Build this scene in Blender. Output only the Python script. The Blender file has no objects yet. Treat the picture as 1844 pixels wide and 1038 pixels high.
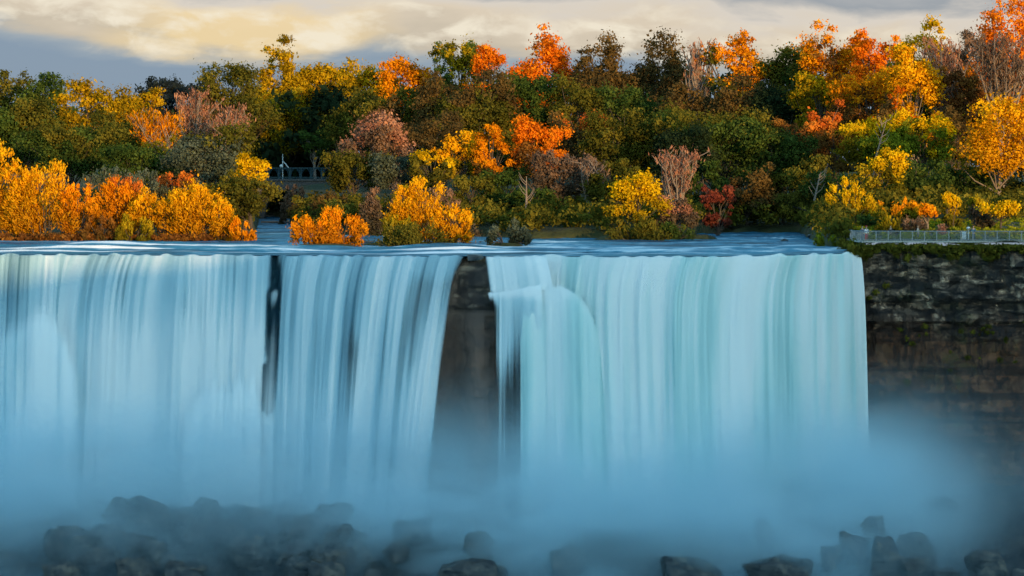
import bpy, bmesh, math, random
import numpy as np
from mathutils import Vector, noise as mnoise
from mathutils.kdtree import KDTree

R = math.radians
scene = bpy.context.scene
COL = scene.collection
# ---------------------------------------------------------------- camera
FOC = 6403.0          # focal length in photograph pixels
CAMZ, HOR = 9.5, 303.0
cam = bpy.data.cameras.new("camera"); cam_o = bpy.data.objects.new("camera", cam); COL.objects.link(cam_o)
cam.sensor_width = 36; cam.lens = FOC * 36 / 1844; cam.shift_y = -(519 - HOR) / 1844
cam.clip_start = 1; cam.clip_end = 9000
cam_o.location = (0, 0, CAMZ); cam_o.rotation_euler = (R(90), 0, 0)
scene.camera = cam_o

def X(px, d): return (px - 922) / FOC * d
def Z(py, d): return CAMZ - (py - HOR) / FOC * d

def interp(x, tab):
    xs = [a[0] for a in tab]; ys = [a[1] for a in tab]
    return np.interp(x, xs, ys)
LIP = [(-400, 402), (0, 395), (480, 391), (700, 388), (840, 388), (975, 389), (1100, 385), (1250, 385), (1400, 391), (1500, 399), (1545, 404), (1560, 405), (1700, 404), (2300, 398)]
LX = [(X(p, d), d) for p, d in LIP]
def lip(px):
    return interp(px, LIP)
def lip_x(x):
    return interp(x, LX)

# ---------------------------------------------------------------- helpers
def tag(o, label=None, cat=None, group=None, kind=None):
    if label: o["label"] = label
    if cat: o["category"] = cat
    if group: o["group"] = group
    if kind: o["kind"] = kind
    return o

def empty(name, loc, label=None, cat=None, group=None):
    o = bpy.data.objects.new(name, None); COL.objects.link(o); o.location = loc
    o.empty_display_size = 0.5
    return tag(o, label, cat, group)

def link(name, me, mats, parent=None):
    o = bpy.data.objects.new(name, me); COL.objects.link(o)
    for m in (mats if isinstance(mats, (list, tuple)) else [mats]): me.materials.append(m)
    if parent is not None: o.parent = parent
    return o

def np_mesh(name, V, F, attrs=None, smooth=False, uv=None):
    """V (n,3), F (m,k) all the same size"""
    V = np.asarray(V, dtype=np.float32); F = np.asarray(F, dtype=np.int32)
    me = bpy.data.meshes.new(name); n, m, k = len(V), len(F), F.shape[1]
    me.vertices.add(n); me.vertices.foreach_set("co", V.ravel())
    me.loops.add(m * k); me.loops.foreach_set("vertex_index", F.ravel())
    me.polygons.add(m); me.polygons.foreach_set("loop_start", np.arange(0, m * k, k, dtype=np.int32))
    try: me.polygons.foreach_set("loop_total", np.full(m, k, dtype=np.int32))
    except Exception: pass
    me.polygons.foreach_set("use_smooth", np.full(m, smooth, dtype=bool))
    if attrs:
        for an, av in attrs.items():
            a = me.attributes.new(an, 'FLOAT', 'POINT'); a.data.foreach_set("value", np.asarray(av, dtype=np.float32).ravel())
    if uv is not None:
        l = me.uv_layers.new(name="flow"); uvv = np.asarray(uv, dtype=np.float32)[F.ravel()]
        l.data.foreach_set("uv", uvv.ravel())
    me.update(calc_edges=True); me.validate()
    return me

def grid_faces(nu, nv):
    i = np.arange(nu * nv).reshape(nu, nv)
    return np.stack([i[:-1, :-1], i[1:, :-1], i[1:, 1:], i[:-1, 1:]], -1).reshape(-1, 4)

def vnoise(P, scale, seed=0, octaves=1):
    """smooth value noise on (n,k) points, -1..1 (sum of random waves)"""
    P = np.asarray(P, dtype=float); r = np.random.RandomState(abs(int(seed)) % 999983); out = np.zeros(P.shape[0]); amp = 1; tot = 0
    for o in range(octaves):
        for k in range(6):
            w = r.normal(size=P.shape[1]); w = w / np.linalg.norm(w) * r.uniform(0.6, 1.6) * scale * 2 ** o
            out += amp * np.sin(P @ w * 2 * math.pi + r.uniform(0, 6.28)) / 2.2
        tot += amp; amp *= 0.5
    return out / tot

def ss(a, b, x):
    k = np.clip((x - a) / (b - a + 1e-9), 0, 1); return k * k * (3 - 2 * k)

class MB:
    def __init__(s): s.v = []; s.f = []
    def box(s, c, h, rz=0):
        c = Vector(c); b = len(s.v); co, si = math.cos(rz), math.sin(rz)
        for dz in (-1, 1):
            for dx, dy in ((-1, -1), (1, -1), (1, 1), (-1, 1)):
                x, y = dx * h[0], dy * h[1]
                s.v.append((c.x + x * co - y * si, c.y + x * si + y * co, c.z + dz * h[2]))
        for q in ((0, 3, 2, 1), (4, 5, 6, 7), (0, 1, 5, 4), (1, 2, 6, 5), (2, 3, 7, 6), (3, 0, 4, 7)):
            s.f.append(tuple(b + i for i in q))
        return s
    def tube(s, pts, rad, n=6, cap=True):
        pts = [Vector(p) for p in pts]; b0 = len(s.v)
        if not hasattr(rad, '__len__'): rad = [rad] * len(pts)
        for i, p in enumerate(pts):
            t = (pts[min(i + 1, len(pts) - 1)] - pts[max(i - 1, 0)])
            t = t.normalized() if t.length > 1e-6 else Vector((0, 0, 1))
            a = t.cross(Vector((0.13, 1, 0.05))).normalized(); c = t.cross(a)
            for k in range(n):
                w = 2 * math.pi * k / n
                q = p + (a * math.cos(w) + c * math.sin(w)) * rad[i]; s.v.append(tuple(q))
        for i in range(len(pts) - 1):
            for k in range(n):
                a0 = b0 + i * n + k; a1 = b0 + i * n + (k + 1) % n
                s.f.append((a0, a1, a1 + n, a0 + n))
        if cap:
            s.f.append(tuple(b0 + k for k in range(n))[::-1]); e = b0 + (len(pts) - 1) * n
            s.f.append(tuple(e + k for k in range(n)))
        return s
    def build(s, name, mat, parent=None, smooth=False):
        me = bpy.data.meshes.new(name); me.from_pydata(s.v, [], s.f); me.update()
        if smooth: me.shade_smooth(); me.set_sharp_from_angle(angle=R(45))
        return link(name, me, mat, parent)

# ---------------------------------------------------------------- materials
class NT:
    def __init__(s, name):
        s.m = bpy.data.materials.new(name); s.m.use_nodes = True; s.t = s.m.node_tree; s.t.nodes.clear()
        s.out = s.t.nodes.new("ShaderNodeOutputMaterial")
    def n(s, typ, **kw):
        nd = s.t.nodes.new("ShaderNode" + typ)
        for k, v in kw.items():
            if k.startswith("_"): setattr(nd, k[1:], v)
        return nd
    def l(s, a, b): s.t.links.new(a, b)
    def val(s, sock, v):
        if hasattr(v, "is_linked") or hasattr(v, "links"): s.l(v, sock)
        else: sock.default_value = v
    def math(s, op, a, b=0.0, clamp=False):
        nd = s.n("Math", _operation=op, _use_clamp=clamp); s.val(nd.inputs[0], a); s.val(nd.inputs[1], b); return nd.outputs[0]
    def ramp(s, fac, stops, interp='LINEAR'):
        nd = s.n("ValToRGB"); cr = nd.color_ramp; cr.interpolation = interp
        while len(cr.elements) < len(stops): cr.elements.new(0.5)
        for e, (p, c) in zip(cr.elements, stops):
            e.position = p; e.color = (*c, 1) if hasattr(c, '__len__') else (c, c, c, 1)
        s.l(fac, nd.inputs[0]); return nd.outputs[0]
    def mix(s, fac, a, b, mode='MIX'):
        nd = s.n("Mix", _data_type='RGBA', _blend_type=mode)
        s.val(nd.inputs[0], fac); 
        for sock, v in ((nd.inputs[6], a), (nd.inputs[7], b)):
            if hasattr(v, '__len__'): sock.default_value = (*v, 1)[:4]
            else: s.l(v, sock)
        return nd.outputs[2]
    def noise(s, vec, scale, detail=3, rough=0.55, dist=0.0):
        nd = s.n("TexNoise"); nd.inputs["Scale"].default_value = scale; nd.inputs["Detail"].default_value = detail
        nd.inputs["Roughness"].default_value = rough; nd.inputs["Distortion"].default_value = dist
        s.l(vec, nd.inputs["Vector"]); return nd.outputs["Fac"]
    def mapv(s, vec, scale=(1, 1, 1), loc=(0, 0, 0)):
        nd = s.n("Mapping"); nd.inputs["Scale"].default_value = scale; nd.inputs["Location"].default_value = loc
        s.l(vec, nd.inputs["Vector"]); return nd.outputs[0]
    def pos(s): return s.n("NewGeometry").outputs["Position"]
    def attr(s, name): return s.n("Attribute", _attribute_name=name).outputs["Fac"]
    def bump(s, h, strength=0.5, dist=0.1):
        nd = s.n("Bump"); nd.inputs["Strength"].default_value = strength; nd.inputs["Distance"].default_value = dist
        s.l(h, nd.inputs["Height"]); return nd.outputs[0]
    def pbr(s, color, rough=0.8, normal=None, metal=0.0, spec=0.3, alpha=None):
        nd = s.n("BsdfPrincipled")
        if hasattr(color, '__len__'): nd.inputs["Base Color"].default_value = (*color, 1)[:4]
        else: s.l(color, nd.inputs["Base Color"])
        s.val(nd.inputs["Roughness"], rough); nd.inputs["Metallic"].default_value = metal
        nd.inputs["Specular IOR Level"].default_value = spec
        if normal is not None: s.l(normal, nd.inputs["Normal"])
        if alpha is not None: s.val(nd.inputs["Alpha"], alpha)
        return nd.outputs[0]
    def done(s, surf): s.l(surf, s.out.inputs["Surface"]); return s.m

def plain(name, col, rough=0.7, metal=0.0, var=0.25, scale=6):
    t = NT(name); n = t.noise(t.pos(), scale, 4)
    c = t.mix(n, tuple(v * (1 - var) for v in col), tuple(min(1, v * (1 + var)) for v in col))
    return t.done(t.pbr(c, rough, t.bump(n, 0.3, 0.03), metal))

def foliage(name, c0, c1, c2, low=None, trans=0.25):
    t = NT(name)
    c = t.ramp(t.attr("tint"), [(0.05, c0), (0.5, c1), (0.95, c2)])
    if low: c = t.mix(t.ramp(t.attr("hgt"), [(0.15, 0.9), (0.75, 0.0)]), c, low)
    d = t.n("BsdfDiffuse"); t.l(c, d.inputs[0]); tr = t.n("BsdfTranslucent"); t.l(c, tr.inputs[0])
    mx = t.n("MixShader"); mx.inputs[0].default_value = trans; t.l(d.outputs[0], mx.inputs[1]); t.l(tr.outputs[0], mx.inputs[2])
    return t.done(mx.outputs[0])

PAL = {
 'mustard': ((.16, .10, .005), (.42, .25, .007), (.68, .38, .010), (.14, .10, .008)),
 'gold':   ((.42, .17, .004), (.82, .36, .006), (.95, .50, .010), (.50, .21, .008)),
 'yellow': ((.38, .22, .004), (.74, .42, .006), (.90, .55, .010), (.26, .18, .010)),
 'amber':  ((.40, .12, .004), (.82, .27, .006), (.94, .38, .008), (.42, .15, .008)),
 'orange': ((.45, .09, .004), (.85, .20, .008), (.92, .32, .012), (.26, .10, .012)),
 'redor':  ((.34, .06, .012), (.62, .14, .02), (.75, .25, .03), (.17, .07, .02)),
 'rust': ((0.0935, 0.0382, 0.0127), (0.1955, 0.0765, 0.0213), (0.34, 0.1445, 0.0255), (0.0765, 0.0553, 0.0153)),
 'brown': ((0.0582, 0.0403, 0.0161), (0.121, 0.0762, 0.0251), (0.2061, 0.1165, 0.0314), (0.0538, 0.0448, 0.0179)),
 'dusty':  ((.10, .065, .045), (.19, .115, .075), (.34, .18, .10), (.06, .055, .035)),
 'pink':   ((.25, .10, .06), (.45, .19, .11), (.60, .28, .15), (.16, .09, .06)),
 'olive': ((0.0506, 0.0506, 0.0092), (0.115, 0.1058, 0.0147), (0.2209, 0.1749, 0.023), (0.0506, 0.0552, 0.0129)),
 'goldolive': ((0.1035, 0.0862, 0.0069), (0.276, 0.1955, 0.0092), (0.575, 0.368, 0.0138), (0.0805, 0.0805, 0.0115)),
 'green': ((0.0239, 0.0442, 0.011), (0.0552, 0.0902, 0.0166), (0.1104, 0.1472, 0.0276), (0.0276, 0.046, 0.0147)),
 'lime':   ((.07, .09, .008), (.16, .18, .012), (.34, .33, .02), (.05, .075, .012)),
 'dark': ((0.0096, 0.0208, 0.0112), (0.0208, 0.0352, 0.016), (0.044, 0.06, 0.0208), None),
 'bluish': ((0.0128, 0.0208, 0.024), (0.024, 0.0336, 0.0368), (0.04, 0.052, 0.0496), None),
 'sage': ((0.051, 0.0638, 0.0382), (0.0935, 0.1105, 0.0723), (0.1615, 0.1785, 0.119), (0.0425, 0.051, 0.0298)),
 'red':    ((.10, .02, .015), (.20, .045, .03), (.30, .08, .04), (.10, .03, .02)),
}
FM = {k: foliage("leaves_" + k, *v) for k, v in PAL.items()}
def bark_mat(name, a, b):
    t = NT(name); n = t.noise(t.mapv(t.pos(), (3, 3, .6)), 2.0, 4)
    return t.done(t.pbr(t.mix(n, a, b), .9, t.bump(n, .6, .08)))
BARK = bark_mat("bark", (.035, .028, .022), (.13, .10, .08))
BARKP = bark_mat("pale_bark", (.12, .09, .07), (.32, .24, .19))

# ---------------------------------------------------------------- ground
SHORE = [(-900, 452), (0, 463), (380, 463.5), (452, 464), (464, 690), (524, 690), (536, 520), (640, 500), (860, 492), (960, 478), (1240, 482), (1262, 520), (1440, 524), (1462, 470), (1480, 430), (1520, 415), (1548, 404), (1600, 399), (2800, 390)]
MOUND = [(585, 424, 4.5, 3), (745, 437, 8, 4), (915, 424, 2.6, 2), (1165, 473, 8, 3), (1230, 474, 5, 3)]
def ground_z(x, y):
    x = np.asarray(x, float); y = np.asarray(y, float)
    px = x / y * FOC + 922
    s = y - interp(px, SHORE)
    k = np.clip((s + 1) / 4, 0, 1); k = k * k * (3 - 2 * k)
    z = -1.5 + 2.3 * k + np.clip(s, 0, 260) * 0.035
    z = np.where(s > 200, np.minimum(z, 8.5), z)
    for (p, d, rx, ry) in MOUND:
        g = np.exp(-((x - X(p, d)) / rx) ** 2 - ((y - d) / ry) ** 2); z = np.maximum(z, -1.5 + 1.95 * np.minimum(1, g * 1.7))
    return z

def build_ground():
    xs = np.concatenate([np.linspace(-3500, -130, 14), np.arange(-125, 126, 1.0), np.linspace(130, 3500, 14)])
    yo = np.concatenate([np.arange(0, 120, 1.0), np.linspace(122, 400, 60), np.linspace(450, 6000, 14)])
    XX, OO = np.meshgrid(xs, yo, indexing='ij')
    base = lip_x(np.clip(XX, LX[0][0], LX[-1][0])) + 1.2
    YY = base + OO
    ZZ = ground_z(XX, YY)
    P = np.stack([XX, YY], -1).reshape(-1, 2)
    ZZ = ZZ + (vnoise(P, 0.08, 3, 2) * 0.25).reshape(XX.shape) * (ZZ > 0)
    V = np.stack([XX, YY, ZZ], -1).reshape(-1, 3)
    t = NT("forest_floor"); p = t.pos()
    c = t.ramp(t.noise(p, .25, 6), [(.35, (.022, .03, .010)), (.5, (.05, .055, .016)), (.68, (.10, .07, .03))])
    m = t.done(t.pbr(c, .95, t.bump(t.noise(p, 2, 5), .8, .3)))
    o = link("ground", np_mesh("ground", V, grid_faces(*XX.shape), smooth=True), m)
    tag(o, "wooded island ground of leaf litter and grass behind the river", kind="structure")
build_ground()

# ---------------------------------------------------------------- upper river
def build_river():
    us = np.linspace(-420, 1549, 420)
    vs = np.concatenate([np.linspace(0, 40, 130), np.linspace(41, 120, 70), np.linspace(125, 420, 30)])
    U, O = np.meshgrid(us, vs, indexing='ij')
    L = lip(U); YY = L + O; XX = X(U, L) * (1 + O / 600.0)
    P = np.stack([XX * .35, YY], -1).reshape(-1, 2)
    nz = (vnoise(P, .16, 5, 3) * .10 + vnoise(P, .5, 6, 2) * .035).reshape(U.shape)
    fade = np.clip(O / 5, 0, 1)
    # small rapids: steps in the bed that stand up as ridges along the flow front
    rid = np.exp(-((O - 14 - 3 * np.sin(XX * .09)) / 1.3) ** 2) * .28 + np.exp(-((O - 27 - 4 * np.sin(XX * .06 + 1)) / 1.6) ** 2) * .25
    ZZ = (nz + rid * (0.5 + 0.5 * vnoise(P, .12, 8, 1).reshape(U.shape))) * fade - 0.10 * (1 - fade) ** 2
    lf = ss(930, 820, U)
    foam = np.zeros_like(ZZ)
    for (o_, hgt, ph) in ((9, .26, 0), (17, .42, 1.3), (31, .34, 2.2)):
        oc = o_ + 2.2 * np.sin(XX * .11 + ph) + 1.2 * vnoise(P, .07, 60 + o_, 2).reshape(U.shape)
        strength = (.45 + .55 * vnoise(P[:, :1], .05, 70 + o_, 2).reshape(U.shape)).clip(0, 1) * (lf + .35 * (1 - lf))
        ZZ = ZZ + hgt * strength * ss(oc - .7, oc + .4, O) * ss(oc + 40, oc + 8, O)
        foam = np.maximum(foam, strength * np.exp(-((O - oc + .3) / 1.5) ** 2))
    V = np.stack([XX, YY, ZZ], -1).reshape(-1, 3)
    brink = np.exp(-((O - 3.0) / 2.6) ** 2) * (.55 + .45 * vnoise(P, .10, 41, 2).reshape(U.shape))
    t = NT("river_water"); p = t.pos()
    st = t.noise(t.mapv(p, (.09, .10, 1)), 1.0, 6, .66, .8)
    st2 = t.noise(t.mapv(p, (.03, .045, 1), (7, 3, 0)), 1.0, 4, .6, .4)
    sm = t.math('ADD', t.math('MULTIPLY', st, .6), t.math('MULTIPLY', st2, .4))
    c = t.ramp(sm, [(.41, (.004, .040, .066)), (.48, (.012, .11, .18)), (.54, (.05, .24, .34)), (.61, (.60, .72, .76))])
    c = t.mix(t.attr('brink'), c, (.012, .085, .11))
    c = t.mix(t.ramp(t.math('MULTIPLY', t.attr('foam'), t.math('ADD', st, .35)), [(.06, 0), (.38, 1)]), c, (.90, .91, .90))
    b = t.bump(t.noise(t.mapv(p, (.5, 1.6, 1)), 1.6, 5), .35, .25)
    o = link("river_water", np_mesh("river", V, grid_faces(*U.shape), {'brink': brink, 'foam': foam}, smooth=True), t.done(t.pbr(c, .55, b, spec=.12)))
    tag(o, "shallow blue river sliding over low rapids to the brink", kind="structure")
build_river()

# ---------------------------------------------------------------- cliff
def rock_material():
    t = NT("cliff_rock"); p = t.pos()
    n1 = t.noise(t.mapv(p, (.5, .5, 1.0)), .9, 8, .68, .5)
    n2 = t.noise(t.mapv(p, (.14, .14, .22)), 1.0, 4, .6)
    n3 = t.noise(t.mapv(p, (1.2, 1.2, .25)), 1.1, 6, .7)
    z = t.n("SeparateXYZ"); t.l(p, z.inputs[0])
    zz = t.math('ADD', z.outputs[2], t.math('MULTIPLY', t.math('SUBTRACT', n2, .5), 5.0))
    # upper beds grey limestone with pale faces, lower beds brown shale
    grey = t.ramp(n1, [(.40, (.012, .010, .009)), (.49, (.065, .045, .032)), (.56, (.30, .20, .135)), (.64, (.80, .56, .38))])
    brown = t.ramp(n1, [(.34, (.05, .021, .011)), (.52, (.17, .070, .034)), (.72, (.30, .14, .07))])
    zf = t.ramp(t.math('MULTIPLY', t.math('ADD', zz, 16), 1 / 16.0), [(.35, 0), (.6, 1)])
    c = t.mix(zf, brown, grey)
    c = t.mix(t.ramp(n3, [(.42, .75), (.56, 0)]), c, (.012, .011, .011))
    moss = t.math('MULTIPLY', t.ramp(n2, [(.52, 0), (.62, 1)]), t.ramp(n3, [(.45, 0), (.6, .7)]))
    c = t.mix(moss, c, (.05, .055, .014))
    band = t.ramp(t.noise(t.mapv(p, (.03, .03, .9), (0, 0, 3)), 1.0, 5, .6), [(.40, .7), (.50, 0)])
    c = t.mix(band, c, (.010, .009, .010))
    c = t.mix(t.attr("wet"), c, t.mix(n1, (.030, .058, .072), (.42, .23, .15)))
    c = t.mix(t.attr('notch'), c, t.mix(n1, (.008, .045, .075), (.03, .12, .17)))
    return t.done(t.pbr(c, .7, t.bump(t.math('ADD', n1, n3), .9, .5), spec=.35))
ROCK = rock_material()

def build_cliff():
    us = np.concatenate([np.arange(-400, 1500, 8.0), np.arange(1500, 2060, 3.5)]); zs = np.concatenate([[0.4, .35], np.arange(0.0, -38, -.33)])
    U, ZZ = np.meshgrid(us, zs, indexing='ij')
    L = lip(U); XX = X(U, L)
    right = np.clip((U - 1535) / 20, 0, 1)
    # strata: overhanging hard beds and recessed soft beds
    P3 = np.stack([XX, ZZ * 1.0, np.zeros_like(XX)], -1).reshape(-1, 3)
    sh = U.shape
    beds = np.zeros(sh)
    edge = [(-0.8, .3), (-2.2, 1.2), (-5.4, .4), (-5.9, 1.7), (-7.8, .9), (-8.2, 1.7), (-12.0, .8), (-13, .2), (-16.5, -.4), (-20, -1.8), (-26, -4), (-38, -9)]
    zj = ZZ + .35 * vnoise(np.stack([XX.ravel(), XX.ravel() * 0], -1), .07, 4, 2).reshape(sh)
    beds = np.interp(-zj, [-e[0] for e in edge], [e[1] for e in edge])
    # vertical joints: blocks of different protrusion
    cell = np.floor((XX + 1.3 * np.floor(zj / 1.7)) / 2.3); row = np.floor(zj / 1.7)
    h = np.abs(np.sin(cell * 127.1 + row * 311.7) * 43758.5453) % 1.0
    cell2 = np.floor(XX / .9 + row * .37); row2 = np.floor(zj / .8)
    h2 = np.abs(np.sin(cell2 * 27.1 + row2 * 81.7) * 43758.5453) % 1.0
    blocks = (h * 1.0 + h2 * .45) * np.clip((ZZ + 12) / 4, .07, 1)
    n = vnoise(P3, .12, 9, 4).reshape(sh) * .9
    beds = beds * (.35 + .65 * right)
    YY = L + .2 + beds - blocks * right + n * (.3 + .7 * right) + (1 - right) * 1.6
    # bare buttress between the two falls
    but = np.exp(-((U - 868) / 42.) ** 2)
    YY -= but * (2.2 + .20 * np.abs(ZZ)) * np.clip(-ZZ / 1.5, 0, 1) - but * .7 * (h - .5)
    but2 = np.exp(-((U - 487) / 14.) ** 2); YY -= but2 * 1.2 * np.clip(-ZZ / 2, 0, 1)
    YY[:, 0] = (L + 6)[:, 0]; YY[:, 1] = (L + 1.3)[:, 1]
    lz = np.where(right > .5, ZZ, np.minimum(ZZ, -.25)); 
    V = np.stack([XX, YY, lz], -1).reshape(-1, 3)
    wet = (1 - right) * .75 * np.where(but * (ZZ > -6) > .3, .35, 1)
    o = link("cliff", np_mesh("cliff", V, grid_faces(*sh), {'wet': wet, 'notch': np.clip(np.exp(-((U - 490) / 45.) ** 2) * 1.6, 0, 1)}, smooth=False), ROCK)
    tag(o, "dark layered limestone cliff behind and beside the falls", kind="structure")
build_cliff()

# ---------------------------------------------------------------- talus and lower pool
def talus_z(x, y):
    z = -28.6 - (381 - y) * .45
    z = np.where(y > 381, -28.6 + (y - 381) * .12, z)
    x0 = X(360, 386); z = z + 1.4 * np.exp(-((x - x0) / 14.) ** 2 - ((y - 381) / 7.) ** 2)
    z = z + 1.6 * np.exp(-((x - X(570, 378)) / 6.) ** 2 - ((y - 378) / 5.) ** 2)
    z = z + 2.2 * np.exp(-((x - X(1640, 388)) / 9.) ** 2 - ((y - 390) / 5.) ** 2)
    return z
def build_talus():
    xs = np.arange(-105, 106, .7); ys = np.arange(352, 404, .7)
    XX, YY = np.meshgrid(xs, ys, indexing='ij'); ZZ = talus_z(XX, YY)
    P = np.stack([XX, YY], -1).reshape(-1, 2)
    cx = np.floor(XX / 2.1 + np.sin(YY)); cy = np.floor(YY / 1.7)
    h = np.abs(np.sin(cx * 12.9898 + cy * 78.233) * 43758.5453) % 1
    ZZ = ZZ + (vnoise(P, .10, 21, 4) * .7).reshape(XX.shape) + h * .7 - .5
    t = NT("talus_rock"); p = t.pos()
    c = t.ramp(t.noise(p, .5, 7, .65), [(.35, (.008, .012, .014)), (.55, (.035, .035, .032)), (.75, (.10, .085, .07))])
    o = link("rocky_slope", np_mesh("talus", np.stack([XX, YY, ZZ], -1).reshape(-1, 3), grid_faces(*XX.shape), smooth=False),
             t.done(t.pbr(c, .55, t.bump(t.noise(p, 1.5, 6), .8, .4))))
    tag(o, "broken wet rock slope at the foot of the falls", kind="structure")
    xs = np.linspace(-420, 420, 120); ys = np.linspace(40, 386, 160)
    XX, YY = np.meshgrid(xs, ys, indexing='ij'); P = np.stack([XX, YY], -1).reshape(-1, 2)
    ZZ = -33.6 + (vnoise(P, .05, 31, 3) * .15).reshape(XX.shape)
    t = NT("pool_foam"); p = t.pos(); n = t.noise(t.mapv(p, (.12, .3, 1)), 1.2, 6, .6, .8)
    c = t.ramp(n, [(.35, (.06, .20, .28)), (.5, (.35, .55, .62)), (.62, (.75, .82, .85))])
    o = link("pool_water", np_mesh("pool", np.stack([XX, YY, ZZ], -1).reshape(-1, 3), grid_faces(*XX.shape), smooth=True), t.done(t.pbr(c, .35)))
    tag(o, "foaming pale water among the boulders below the falls", kind="structure")
build_talus()

# ---------------------------------------------------------------- waterfalls
def fall_material(name, dark, mid, light, gap=0.0, fine=1.0):
    t = NT(name); uv = t.n("UVMap"); uv.uv_map = "flow"; q = uv.outputs[0]
    a = t.noise(t.mapv(q, (.34 * fine, .010, 1)), 1.0, 3, .55)
    b = t.noise(t.mapv(q, (1.5 * fine, .022, 1), (3, 9, 0)), 1.0, 4, .6)
    c_ = t.noise(t.mapv(q, (.10, .028, 1), (13, 5, 0)), 1.0, 3, .5)
    s = t.math('ADD', t.math('ADD', t.math('MULTIPLY', a, .44), t.math('MULTIPLY', b, .26)), t.math('MULTIPLY', c_, .34))
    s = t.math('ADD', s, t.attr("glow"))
    col = t.ramp(s, [(.40, dark), (.50, mid), (.60, light)])
    cov = t.attr("cover")
    # thin water shows the rock behind it
    al = t.math('ADD', cov, t.math('MULTIPLY', t.math('SUBTRACT', s, .5), 2.6 + gap))
    al = t.ramp(al, [(.0, 0.0), (.55, 1.0)], 'EASE')
    d = t.n("BsdfDiffuse"); t.l(col, d.inputs[0]); tr = t.n("BsdfTranslucent"); t.l(col, tr.inputs[0])
    bp = t.bump(s, .35, .9); t.l(bp, d.inputs["Normal"])
    mx = t.n("MixShader"); mx.inputs[0].default_value = .2; t.l(d.outputs[0], mx.inputs[1]); t.l(tr.outputs[0], mx.inputs[2])
    tp = t.n("BsdfTransparent"); m2 = t.n("MixShader"); t.l(al, m2.inputs[0]); t.l(tp.outputs[0], m2.inputs[1]); t.l(mx.outputs[0], m2.inputs[2])
    return t.done(m2.outputs[0])
FALL_L = fall_material("falling_water_blue", (.09, .23, .31), (.46, .68, .76), (.95, .98, .98))
FALL_R = fall_material("falling_water_green", (.24, .50, .52), (.60, .84, .82), (.96, .99, .97))
WISP = fall_material("thin_water", (.18, .34, .42), (.50, .70, .76), (.95, .98, .98), gap=1.6, fine=1.5)

def sheet(label, mat, p0, p1, shift, cover, glow, lipfn=None, zfn=None, off=0.0, throw=.72, zbot=-34.0, fold=.15, seed=1, n=260, m=90, curl=None):
    us = np.linspace(p0, p1, n); t = np.linspace(0, 1, m) ** 1.7
    U, T = np.meshgrid(us, t, indexing='ij')
    D = (lip(U) if lipfn is None else lipfn(U)) - (off(U) if callable(off) else off)
    z0 = np.full_like(U, -.10) if zfn is None else Z(zfn(U), D)
    zb = np.full_like(U, zbot) if not callable(zbot) else Z(zbot(U), D)
    ZZ = z0 + (zb - z0) * T; drop = z0 - ZZ
    XX = X(U, D) + shift(U) / 16.0 * (T ** .75) + (curl(U) * (1 - np.exp(-drop / 2.6)) if curl else 0)
    u_m = X(U, D)
    f = vnoise(np.stack([u_m.ravel(), drop.ravel() * .015], -1), .22, seed, 3).reshape(U.shape)
    f2 = vnoise(np.stack([u_m.ravel(), drop.ravel() * .02], -1), .9, seed + 3, 2).reshape(U.shape)
    YY = D - throw * np.sqrt(np.maximum(drop, 0)) - (f * fold * 2.2 + f2 * fold * .6) * np.clip(drop / 3, 0, 1)
    # brink is not a ruled line
    ZZ = ZZ + .15 * vnoise(np.stack([u_m.ravel(), u_m.ravel() * 0], -1), .35, seed + 9, 2).reshape(U.shape) * (T < .001)
    PY = HOR + (CAMZ - ZZ) / YY * FOC; PX = XX / YY * FOC + 922
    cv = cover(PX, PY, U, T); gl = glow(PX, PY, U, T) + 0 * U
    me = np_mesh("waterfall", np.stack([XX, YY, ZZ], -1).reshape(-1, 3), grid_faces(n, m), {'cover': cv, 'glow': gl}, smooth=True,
                 uv=np.stack([u_m, drop], -1).reshape(-1, 2))
    o = link("waterfall", me, mat); tag(o, label, kind="structure")
    return o

# left fall
def cov_left(PX, PY, U, T):
    c = .62 + 0 * U
    c = c + .35 * ss(600, 760, PY)
    ex = interp(PY, [(460, 491), (518, 489), (528, 482), (635, 477), (648, 480), (658, 470), (740, 467), (775, 506)])
    edge = ss(ex + 5, ex - 9, PX); c = c * edge + .02 * (1 - edge)
    c -= .28 * np.exp(-((PX - 350) / 45) ** 2) * ss(480, 560, PY) * ss(700, 600, PY)
    c -= .22 * np.exp(-((PX - 215) / 20) ** 2) * ss(700, 560, PY)
    return c
sheet("left-hand blue fall streaming down in fine vertical streaks", FALL_L, -420, 508,
      lambda u: interp(u, [(-420, -10), (0, -4), (150, -14), (300, -16), (480, -22), (508, -20)]), cov_left,
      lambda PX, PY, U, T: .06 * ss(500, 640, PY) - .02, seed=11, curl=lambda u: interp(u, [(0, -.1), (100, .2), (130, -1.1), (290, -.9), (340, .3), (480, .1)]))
# bulging spray apron far left
apl = [(-420, 560), (-60, 545), (0, 548), (40, 528), (75, 522), (110, 545), (140, 590), (152, 650), (160, 740)]
sheet("pale apron of water spreading over a hidden ledge at far left", FALL_L, -420, 160, lambda u: u * 0 - 2,
      lambda PX, PY, U, T: 1.25 * ss(-10, 130, PY - interp(U, apl)) * ss(162, 100, U) - .38, lambda PX, PY, U, T: .07, zfn=lambda u: interp(u, apl), off=2.6, throw=.55, seed=12, n=150)
apm = [(300, 700), (350, 675), (400, 655), (440, 645), (462, 650), (480, 700)]
sheet("low fan of spray water left of the dark notch", FALL_L, 300, 480, lambda u: u * 0 - 6,
      lambda PX, PY, U, T: 1.1 * ss(-10, 110, PY - interp(U, apm)) * ss(482, 460, U) * ss(300, 390, U) - .38, lambda PX, PY, U, T: .06, zfn=lambda u: interp(u, apm), off=3.0, throw=.5, seed=14, n=90)
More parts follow.
